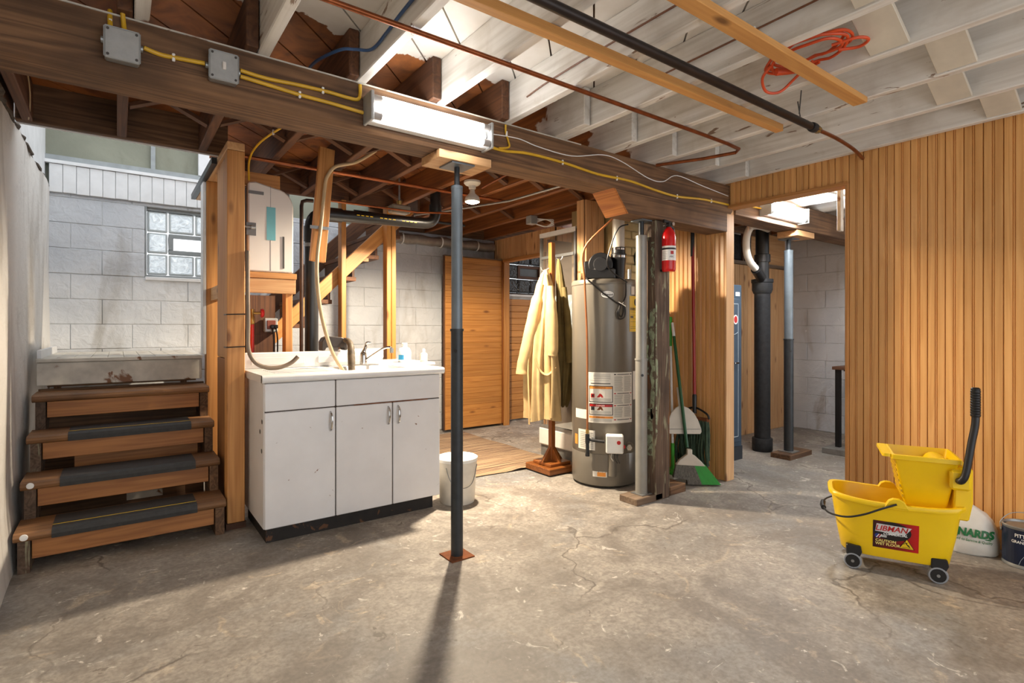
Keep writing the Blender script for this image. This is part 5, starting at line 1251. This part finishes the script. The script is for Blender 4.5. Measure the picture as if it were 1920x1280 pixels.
MB().lathe([(0.022, 0), (0.024, 0.01), (0.024, 0.04), (0.018, 0.05), (0.018, 0.085), (0.011, 0.095)], (2.882, 1.318, 2.205), 14, axis=0).build('body', M_IRON, gp, smooth=True)
MB().lathe([(0.0195, 0.05), (0.0205, 0.06), (0.0205, 0.08)], (2.882, 1.318, 2.205), 6, axis=0).build('nut', MATS['brass'], gp)
tubething('copper_pipe', 'copper tube bending from the gas pipe to the panelled wall', 'pipe', [(2.975, 1.318, 2.205), (3.2, 1.33, 2.215), (3.5, 1.36, 2.222), (3.737, 1.40, 2.222)], 0.010, M_COPPER, 5, 12)
for i, yy in enumerate((1.30, 1.335)):
    MB().tube([(2.72+i*.09, yy, 2.225), (2.70+i*.12, yy-.02+.04*i, 2.33)], 0.003, 6).build('hanger_wire', M_INK, gp)
tag(stick('furring_strip', (-0.3, 1.075, 2.235), (2.83, 1.07, 2.235), 0.062, 0.028, 'furring', None, 0.003), 'wide pine strip under joists holding the orange cord', 'board')
oc_ = thing('extension_cord', 'coiled orange extension cord tucked above the wide pine strip', 'cord', (2.27, 1.06, 2.25))
pts = []
for i in range(96):
    t_ = 2*math.pi*i/24; k = i/96
    pts.append((2.27+(0.095+0.02*math.sin(t_*.25+1))*math.cos(t_)+.01*math.sin(i*.9), 1.055+(0.145+0.02*math.cos(t_*.25))*math.sin(t_), 2.284+0.010*math.sin(t_*.5)+0.008*(i//24)-(0.02*math.sin(t_) if math.sin(t_) > 0 else 0)))
MB().tube(pts, 0.006, 8, 2).build('coil', M_ORANGE, oc_, smooth=True)
MB().tube([(2.21, 1.17, 2.265), (2.23, 1.22, 2.235), (2.29, 1.235, 2.20), (2.34, 1.20, 2.20), (2.35, 1.14, 2.24), (2.31, 1.05, 2.265)], 0.006, 8, 6).build('loose_loop', M_ORANGE, oc_, smooth=True)
MB().tube([(2.27, 0.96, 2.28), (2.30, 0.88, 2.285), (2.35, 0.86, 2.285), (2.37, 0.90, 2.28), (2.33, 0.96, 2.28)], 0.006, 8, 6).build('loose_loop', M_ORANGE, oc_, smooth=True)
MB().tube([(2.25, 1.17, 2.25), (2.31, 1.13, 2.256)], [0.016, 0.012], 10).build('plug', M_ORANGE, oc_, smooth=True)

# electrical boxes and cables on the main beam
def ebox(label, x0, x1, z0, z1, switch):
    t = thing('electrical_box', label, 'electrical box', ((x0+x1)/2, 2.309, z0))
    bx(x0+.003, x1-.003, 2.268, 2.309, z0+.003, z1-.003).build('box', M_STEEL, t, 0.006)
    c = bx(x0, x1, 2.260, 2.268, z0, z1).build('cover', M_BOXSTEEL, t, 0.006)
    for xx, zz in ((x0+.012, z1-.012), (x1-.012, z1-.012), (x0+.012, z0+.012), (x1-.012, z0+.012)):
        MB().lathe([(0.0045, 2.2575), (0.0045, 2.2605)], (xx, 0, zz), 8, axis=1).build('screw', M_INK, c)
    if switch:
        xm, zm = (x0+x1)/2, (z0+z1)/2
        bx(xm-.006, xm+.006, 2.250, 2.262, zm-.014, zm+.014).build('toggle', M_UNIT, c, 0.002)
    for s_ in (x0, x1):
        MB().lathe([(0.011, -.007), (0.011, 0.007)], (s_, 2.29, (z0+z1)/2+(.012 if not switch else 0)), 10, axis=0).build('connector', M_STEEL, t)
ebox('square metal junction box with blank cover on the beam', -0.038, 0.066, 2.075, 2.185, False)
ebox('square metal switch box with toggle on the beam', 0.272, 0.374, 2.09, 2.20, True)
Yc = 2.302
tubething('yellow_cable', 'yellow cable between the two metal boxes on the beam', 'cable', [(0.075, Yc-.012, 2.15), (0.124, Yc, 2.146), (0.17, Yc, 2.148), (0.263, Yc-.012, 2.15)], 0.0076, M_YELLOWC, 6, 8, [(0.165, Yc, 2.147)])
tubething('yellow_cable', 'short yellow cable stub above the blank junction box', 'cable', [(-0.018, Yc-.012, 2.18), (-0.02, Yc, 2.215), (-0.02, Yc+.02, 2.262)], 0.0076, M_YELLOWC, 4, 8, [(-0.019, Yc, 2.21)])
tubething('yellow_cable', 'yellow cable rising from the blank junction box past a joist', 'cable', [(0.022, Yc-.012, 2.18), (0.018, Yc, 2.22), (0.014, Yc-.02, 2.29), (0.018, Yc-.05, 2.445)], 0.0076, M_YELLOWC, 5, 8, [(0.018, Yc, 2.215)])
tubething('yellow_cable', 'upper yellow cable from the switch box turning up at a joist', 'cable', [(0.382, Yc-.012, 2.158), (0.479, Yc, 2.158), (0.601, Yc, 2.165), (0.721, Yc, 2.168), (0.815, Yc, 2.165), (0.852, Yc, 2.17), (0.862, Yc, 2.195), (0.86, Yc-.004, 2.235)], 0.0076, M_YELLOWC, 6, 8, [(0.70, Yc, 2.168), (0.862, Yc, 2.2)])
tubething('yellow_cable', 'lower yellow cable from the switch box to the light fixture', 'cable', [(0.382, Yc-.012, 2.135), (0.499, Yc, 2.133), (0.606, Yc, 2.126), (0.732, Yc, 2.123), (0.873, Yc-.01, 2.112)], 0.0076, M_YELLOWC, 6, 8, [(0.606, Yc, 2.126)])
tubething('yellow_cable', 'long yellow cable running right along the beam from the fixture', 'cable', [(1.515, Yc-.01, 2.10), (1.638, Yc, 2.098), (1.798, Yc, 2.115), (2.05, Yc, 2.113), (2.328, Yc, 2.095), (2.613, Yc, 2.10), (2.874, Yc, 2.08), (3.1, Yc, 2.072), (3.40, Yc, 2.095), (3.72, Yc, 2.10)], 0.0076, M_YELLOWC, 6, 8, [(2.05, Yc, 2.113), (2.5, Yc, 2.097), (3.1, Yc, 2.072), (3.5, Yc, 2.098)])
tubething('yellow_cable', 'short yellow cable looping up beside the right end of the fixture', 'cable', [(1.60, Yc-.008, 2.102), (1.665, Yc-.008, 2.12), (1.668, Yc, 2.155), (1.652, Yc, 2.195), (1.648, Yc-.004, 2.236)], 0.0052, M_YELLOWC, 6, 8, [(1.655, Yc, 2.19)])
tubething('white_wire', 'thin white wire drooping along the right half of the beam', 'cable', [(1.515, Yc, 2.165), (1.726, Yc, 2.182), (1.873, Yc, 2.166), (2.12, Yc, 2.163), (2.373, Yc, 2.218), (2.539, Yc, 2.21), (2.80, Yc, 2.147), (2.95, Yc, 2.15), (3.1, Yc, 2.215), (3.40, Yc, 2.19), (3.72, Yc, 2.165)], 0.0028, M_LWHITE, 6, 6)
tubething('blue_cable', 'blue cable stapled along the side of a white front joist', 'cable', [(0.838, 0.2, 2.34), (0.838, 1.2, 2.33), (0.838, 1.75, 2.32), (0.838, 1.95, 2.305), (0.836, 2.10, 2.30), (0.79, 2.16, 2.31), (0.74, 2.20, 2.31), (0.70, 2.40, 2.33), (0.70, 2.6, 2.34)], 0.0065, M_BLUEC, 6, 8)
tubething('brown_cable', 'thin brown cable stapled along white joists over the gas pipe', 'cable', [(1.64, 0.4, 2.33), (1.64, 1.3, 2.34), (1.64, 1.9, 2.33), (1.635, 2.1, 2.31)], 0.004, M_BROWNC, 4, 6)
tubething('brown_cable', 'thin brown cable clipped along joist faces near the furring strips', 'cable', [(2.04, 0.3, 2.36), (2.04, 1.0, 2.35), (2.04, 1.65, 2.34)], 0.004, M_BROWNC, 4, 6, [(2.04, 0.75, 2.355), (2.04, 1.15, 2.348)])

tubething('white_wire', 'loose cream wire dangling by the left wall below the header', 'cable', [(-0.35, 3.38, 2.44), (-0.345, 3.5, 2.35), (-0.352, 3.6, 2.285), (-0.37, 3.72, 2.245)], 0.003, M_HOSE, 5, 6)

# ================================================================== MOP BUCKET
MBX, MBY, MRZ = 3.06, 1.02, math.radians(-65.3)
mbk = thing('mop_bucket', 'yellow wheeled mop bucket with red and black warning label', 'mop bucket', (MBX, MBY, 0), MRZ)
def sect(hl, hw, z, n=48, nose=0.0):
    """rounded plan outline; the left end is rounder than the right"""
    out = []
    for i in range(n):
        t_ = 2*math.pi*i/n; c, s_ = math.cos(t_), math.sin(t_)
        e = 0.34 if c > 0 else 0.52
        out.append(Vector((hl*math.copysign(abs(c)**e, c)-nose*(c < 0)*abs(c), hw*math.copysign(abs(s_)**0.42, s_)*(1-(0.10*max(0, -c)**2)), z)))
    return out
rimz = lambda p: p
def zl(r, k=0.018): return [Vector((p.x, p.y, p.z+k*(abs(p.x)/.26)**2)) for p in r]
out_ = [sect(.205, .118, .075), sect(.215, .124, .085), sect(.236, .142, .20), sect(.252, .158, .315), zl(sect(.256, .162, .322)), zl(sect(.268, .174, .326)), zl(sect(.27, .176, .338)), zl(sect(.266, .172, .346)), zl(sect(.25, .156, .346)), zl(sect(.246, .152, .335)), sect(.236, .143, .22), sect(.205, .118, .095)]
MB().loft(out_).build('tub', M_YELLOW, mbk, smooth=True, local=True)
for sx_ in (-1, 1):
    MB().prism([(-.05, .33), (-.03, .365), (-.012, .375), (.012, .375), (.03, .365), (.05, .33)], 1, sx_*.166-.012, sx_*.166+.012).build('bail_lug', M_YELLOW, mbk, 0.004, local=True)
for sx_, sy_ in ((-1, -1), (-1, 1), (1, -1), (1, 1)):
    x, y = sx_*.165, sy_*.108
    cs = MB().prism([(x-.03, .05), (x+.02, .05), (x+.035, .085), (x+.03, .115), (x-.03, .115)], 1, y-.022, y+.022).build('caster', M_BLACK, mbk, 0.004, local=True)
    wl = MB().lathe([(0.018, -.011), (0.036, -.011), (0.039, -.006), (0.039, .006), (0.036, .011), (0.018, .011)], (x-.004, y+sy_*.012, 0.0395), 22, axis=1).build('wheel', plain('wheel_grey', (150, 152, 156), 0.5), mbk, smooth=True, local=True)
    MB().lathe([(0.03, -.0125), (0.03, .0125)], (x-.004, y+sy_*.012, 0.0395), 18, axis=1).build('hub', M_BLACK, mbk, local=True)
    MB().lathe([(0.007, -.016), (0.007, .016)], (x-.004, y+sy_*.012, 0.0395), 10, axis=1).build('axle', M_STEEL, mbk, local=True)
MB().tube([(0.0, -.182, .352), (-.06, -.192, .325), (-.13, -.20, .29), (-.20, -.19, .265), (-.265, -.13, .255), (-.292, -.03, .255), (-.292, .05, .255), (-.262, .13, .262), (-.18, .19, .285), (-.08, .19, .32), (0.0, .182, .352)], 0.0048, 8, 6).build('bail', M_BLACK, mbk, smooth=True, local=True)
MB().tube([(-.289, -.05, .255), (-.293, .0, .254), (-.289, .06, .255)], 0.012, 10).build('bail_grip', M_BLACK, mbk, smooth=True, local=True)
# wringer
def rect(x0, x1, hy, z, r=0.012):
    o = []
    for cx, cy, a0 in ((x1-r, hy-r, 0), (x0+r, hy-r, 90), (x0+r, -hy+r, 180), (x1-r, -hy+r, 270)):
        for k in range(4): t_ = math.radians(a0+30*k); o.append(Vector((cx+r*math.cos(t_), cy+r*math.sin(t_), z)))
    return o
wg = MB().loft([rect(.045, .20, .085, .335), rect(.035, .205, .092, .36), rect(.0, .235, .125, .545), rect(-.002, .237, .127, .55), rect(-.016, .248, .139, .553), rect(-.016, .248, .139, .572), rect(-.004, .238, .128, .574), rect(.0, .234, .124, .55), rect(.042, .20, .085, .38)]).build('wringer', M_YELLOW, mbk, smooth=True, local=True)
MB().loft([rect(-.05, -.012, .13, .560), rect(-.05, -.012, .13, .574)]).build('spout_lip', M_YELLOW, mbk, smooth=True, local=True)
MB().tube([(.18, -.10, .515), (.18, .10, .515)], 0.045, 16).build('press_roller', M_YELLOW, mbk, smooth=True, local=True)
for i in range(7): bx(.002+.0045*(6-i), .008+.0045*(6-i), -.10, .10, .37+i*.024, .38+i*.024).build('wringer_slot', plain('yellow_slot', (206, 164, 8), 0.4), mbk, local=True)
MB().prism([(.215, .30), (.272, .30), (.286, .38), (.286, .535), (.25, .545), (.225, .53)], 1, -.12, .12).build('wringer_mount', M_YELLOW, mbk, 0.006, local=True)
bx(.20, .275, -.15, -.115, .44, .53).build('pivot_boss', M_YELLOW, mbk, 0.01, local=True)
MB().tube([(.232, -.128, .485), (.232, -.160, .485), (.240, -.168, .495), (.252, -.168, .53), (.272, -.16, .66), (.282, -.158, .72), (.286, -.158, .76), (.286, -.158, .80)], 0.0145, 14, 4).build('lever', M_BLACK, mbk, smooth=True, local=True)
pr_ = [(.0155, .775)]
for i in range(10): pr_ += [(.0185, .78+i*.0115), (.0185, .786+i*.0115), (.0165, .788+i*.0115)]
pr_ += [(.0175, .898), (.012, .904)]
MB().lathe(pr_, (.286, -.158, 0), 16).build('grip', M_BLACK, mbk, smooth=True, local=True)
# label on the near long side
SL = (0.158-0.124)/(0.315-0.085)
def side(x, y, o=0.001):
    """x along the tub, y = height; point on the near side wall"""
    hw = 0.142+(0.158-0.142)*(y-.20)/.115 if y > .20 else 0.124+(0.142-0.124)*(y-.085)/.115
    hl = 0.236+(y-.2)*.139
    # same superellipse as the tub
    c = max(-1, min(1, x/hl)); e = 0.34 if x > 0 else 0.52
    cc_ = abs(c)**(1/e); ss = math.sqrt(max(0, 1-cc_*cc_))
    return Vector((x, -(hw*ss**0.42*(1-(0.10*max(0, -math.copysign(cc_, x))**2))+o), y))
LX0, LX1, LZ0, LZ1 = -0.088, 0.088, 0.125, 0.258
def grid(poly_fn, name, mat, o, nu=14, nv=8, inside=None):
    vs = []; fs = []
    for i in range(nu+1):
        for j in range(nv+1): x, y = poly_fn(i/nu, j/nv); vs.append(tuple(side(x, y, o)))
    for i in range(nu):
        for j in range(nv): a_ = i*(nv+1)+j; fs.append((a_, a_+nv+1, a_+nv+2, a_+1))
    me = bpy.data.meshes.new(name); me.from_pydata(vs, [], fs); me.materials.append(mat)
    o_ = bpy.data.objects.new(name, me); COL.objects.link(o_); o_.parent = mbk; return o_
lr = NT('label_ground'); P = lr.n('ShaderNodeTexCoord').outputs['Object']; sx3 = lr.n('ShaderNodeSeparateXYZ', {0: P})
M_LGR = lr.out(lr.ramp(lr.math('MULTIPLY_ADD', sx3.outputs[0], 5.0, 0.5), (0.05, lin(48, 12, 14)), (0.55, lin(120, 12, 14)), (0.9, lin(190, 22, 22))), 0.35)
grid(lambda u, v_: (LX0+(LX1-LX0)*u, LZ0+(LZ1-LZ0)*v_), 'label', M_LGR, 0.0012)
grid(lambda u, v_: (0.0+0.074*(2*u-1)*math.sqrt(max(0, 1-(v_*2-1)**2*.98)) - .014, .212+.046*(2*v_-1)), 'label_oval', M_LBLACK, 0.0020)
grid(lambda u, v_: (LX0+.008+(0.115+.02*v_)*u+.006*v_, .206+.038*v_-.004*u), 'label_banner', plain('banner_grey', (208, 206, 206), 0.35), 0.0027, 12, 4)
text('LIBMAN', 0.036, lambda x, y: side(x-.018, y+.2235+x*.02, 0.0034), 'lettering', M_LRED, mbk, 'CENTER', 0.98, 0.25, 0.0006)
text('COMMERCIAL', 0.0155, lambda x, y: side(x-.002, y+.199+x*.02, 0.0034), 'lettering', M_LWHITE, mbk, 'CENTER', 0.95, 0.25, 0.0004)
flat(ell(-.071, .184, .0105, .0115), lambda x, y: side(x, y, .0030), 'flag_emblem', M_LBLUE, mbk)
for i in range(3): flat([(-.076+i*.006, .176), (-.073+i*.006, .175), (-.062+i*.005, .192), (-.065+i*.005, .193)], lambda x, y: side(x, y, .0036), 'flag_emblem', M_LWHITE if i != 1 else M_LRED, mbk)
for i in range(3): flat([(-.056, .181+i*.004), (-.034, .1805+i*.004), (-.034, .1825+i*.004), (-.056, .183+i*.004)], lambda x, y: side(x, y, .0036), 'print', M_LWHITE, mbk)
text('CAUTION', 0.0175, lambda x, y: side(x-.078, y+.1615, .0030), 'lettering', plain('pale_yellow', (240, 220, 130), 0.4), mbk, 'LEFT', 1.02, 0, 0.0006)
text('WET FLOOR', 0.0175, lambda x, y: side(x-.078, y+.1455, .0030), 'lettering', MATS['pale_yellow'], mbk, 'LEFT', 0.98, 0, 0.0006)
flat([(.013, .138), (.073, .138), (.043, .188)], lambda x, y: side(x, y, .0030), 'warning_triangle', M_LBLACK, mbk)
flat([(.017, .140), (.069, .140), (.043, .184)], lambda x, y: side(x, y, .0036), 'warning_triangle', M_LYELLOW, mbk)
for seg in (((.038, .170), (.044, .160), .004), ((.044, .160), (.052, .155), .0035), ((.052, .155), (.054, .147), .003), ((.044, .160), (.050, .151), .003), ((.036, .166), (.031, .160), .0025), ((.041, .166), (.046, .170), .0025), ((.026, .1455), (.060, .1455), .0018)):
    (x0, y0), (x1, y1), w_ = seg; dx, dy = x1-x0, y1-y0; L = math.hypot(dx, dy); nx_, ny_ = -dy/L*w_/2, dx/L*w_/2
    flat([(x0+nx_, y0+ny_), (x0-nx_, y0-ny_), (x1-nx_, y1-ny_), (x1+nx_, y1+ny_)], lambda x, y: side(x, y, .0042), 'slipping_figure', M_LBLACK, mbk)
flat(ell(.036, .1735, .0028, .0028, 12), lambda x, y: side(x, y, .0042), 'slipping_figure', M_LBLACK, mbk)

# ================================================================== BAG AND PAINT CAN
BGX, BGY = 3.605, 0.865
bgt = thing('shopping_bag', 'white plastic shopping bag with green print by the panelling', 'bag', (BGX, BGY, 0))
BT = Vector((-BGX, -BGY, 0)).normalized(); BT = Vector((-0.94, -0.34, 0)).normalized(); BR = Vector((-BT.y, BT.x, 0))
rings = []; rnd = random.Random(5)
BROW = [(0.0, .118, .075, 0), (.01, .128, .085, 0), (.06, .13, .09, 0), (.12, .125, .088, 0), (.17, .115, .08, -.004), (.20, .098, .066, -.010), (.225, .072, .05, -.02), (.245, .05, .035, -.03), (.265, .04, .022, -.036), (.285, .036, .014, -.03), (.29, .03, .008, -.03)]
for z, a_, b_, sh_ in BROW:
    r = []
    for j in range(40):
        t_ = 2*math.pi*j/40; c, s_ = math.cos(t_), math.sin(t_); k = 1+.035*math.sin(5*t_+z*20)+.03*math.sin(11*t_-z*30)*(z/.25)+rnd.uniform(-.012, .012)
        r.append(Vector((BGX, BGY, z+0.006*math.sin(4*t_)*(z > .2)))+BR*(sh_+a_*k*math.copysign(abs(c)**.7, c))+BT*(b_*k*math.copysign(abs(s_)**.8, s_)))
    rings.append(r)
MB().loft(rings).build('bag', M_BAG, bgt, smooth=True)
for s_ in (-.062, .0):
    MB().loft([[Vector((BGX, BGY, z))+BR*(s_+a_*w_)+BT*(b_+.004*c_) for a_, c_ in ((-1, -1), (1, -1), (1, 1), (-1, 1))] for z, w_, b_ in ((.225, .03, .02), (.255, .022, .018), (.28, .014, .006), (.292, .02, .0))]).build('handle', M_BAG, bgt, smooth=True)
def bagf(x, y):
    zs = [r[0] for r in BROW]; i = max(k for k in range(len(zs)-1) if zs[k] <= y); f_ = (y-zs[i])/(zs[i+1]-zs[i]); b_ = BROW[i][2]+(BROW[i+1][2]-BROW[i][2])*f_; a_ = BROW[i][1]+(BROW[i+1][1]-BROW[i][1])*f_
    c = min(1, abs(x)/a_)**(1/.7); s_ = math.sqrt(max(0, 1-c*c))**.8
    return Vector((0, 0, y))+BR*x+BT*(b_*s_*1.075+.005)
text('MENARDS', 0.052, lambda x, y: bagf(x, y+.118-.05*x), 'lettering', M_BAGG, bgt, 'CENTER', 0.86, 0.15, 0.0028)
text('Dedicated to Service & Quality', 0.019, lambda x, y: bagf(x, y+.082-.05*x), 'lettering', M_BAGG, bgt, 'CENTER', 0.80, 0.2, 0.0002)
flat([(-.10, .093), (.10, .088), (.10, .093), (-.10, .098)], lambda x, y: bagf(x*.9, y), 'underline', M_BAGG, bgt)

PX_, PY_ = 3.60, 0.635
pc = thing('paint_can', 'navy blue paint can with wire bail at the right edge', 'paint can', (PX_, PY_, 0))
MB().lathe([(0.083, 0.0), (0.086, 0.002), (0.086, 0.012), (0.0835, 0.016), (0.0835, 0.186), (0.086, 0.188), (0.0875, 0.196), (0.083, 0.20), (0.079, 0.196), (0.077, 0.186), (0.0, 0.186)], (PX_, PY_, 0), 40).build('can', M_STEEL, pc, smooth=True)
cf_ = on_cyl(PX_, PY_, 0.0840); cf2 = on_cyl(PX_, PY_, 0.0848); cf3 = on_cyl(PX_, PY_, 0.0855)
strip(cf_, -0.26, 0.26, 0.018, 0.185, 'label', M_CANB, pc, 40)
text('PITTSBURGH', 0.024, lambda x, y: cf2(x+.022, y+.158)-wpos(pc), 'lettering', M_LWHITE, pc, 'CENTER', 0.86, 0, 0.0003)
text('PAINTS & STAINS', 0.009, lambda x, y: cf2(x+.022, y+.142)-wpos(pc), 'lettering', M_LWHITE, pc, 'CENTER', 1.0)
text('GRAND DISTINCTION', 0.019, lambda x, y: cf2(x+.032, y+.128)-wpos(pc), 'lettering', M_LWHITE, pc, 'CENTER', 0.86, 0, 0.0002)
flat(ell(.028, .088, .024, .024), lambda x, y: cf2(x, y)-wpos(pc), 'print', plain('print_silver', (178, 186, 190), 0.4), pc)
flat(ell(.028, .088, .014, .014), lambda x, y: cf3(x, y)-wpos(pc), 'print', M_CANB, pc)
vs_ = [(-.022, .02), (.078, .02), (.07, .045), (.058, .066), (.028, .074), (-.002, .066), (-.014, .045)]
flat(vs_, lambda x, y: cf2(x, y)-wpos(pc), 'print', MATS['print_silver'], pc)
for i in range(3): strip(cf3, .0, .056, .034+i*.011, .0365+i*.011, 'print', M_INK, pc, 5)
MB().lathe([(0.0, 0.187), (0.07, 0.187), (0.07, 0.191), (0.062, 0.193), (0.0, 0.19)], (PX_, PY_, 0), 30).build('lid', M_STEEL, pc, smooth=True)
MB().tube([(PX_-.034, PY_-.0+.082, 0.165), (PX_-.02, PY_+.085, 0.20), (PX_+.02, PY_+.055, 0.236), (PX_+.045, PY_, 0.245), (PX_+.05, PY_-.055, 0.225), (PX_+.034, PY_-.085, 0.165)], 0.002, 6, 6).build('bail', M_STEEL, pc, smooth=True)
MB().lathe([(0.009, 0), (0.009, 0.006)], (PX_-.034, PY_+.078, 0.165), 10, axis=1).build('bail_ear', M_STEEL, pc)

# ================================================================== GROUPS OF REPEATS
PHR = {'steel_post': 'steel support posts', 'wood_block': 'wooden blocks on top of posts', 'footing_block': 'footing blocks under posts', 'ceiling_beam': 'carrying beams', 'drain_hose': 'hoses above the sink', 'copper_pipe': 'copper pipes under the joists', 'iron_pipe': 'dark iron pipes', 'yellow_cable': 'yellow electrical cables', 'conduit': 'ceiling conduits', 'fluorescent_light': 'two-tube fluorescent fixtures', 'coat': 'coats on the coat rack', 'furring_strip': 'pine strips under the joists', 'electrical_box': 'metal boxes on the beam', 'brown_cable': 'thin brown cables on the joists'}
for o in bpy.data.objects:
    if o.parent is None and 'label' in o and o.name.split('.')[0] in PHR: o['group'] = PHR[o.name.split('.')[0]]
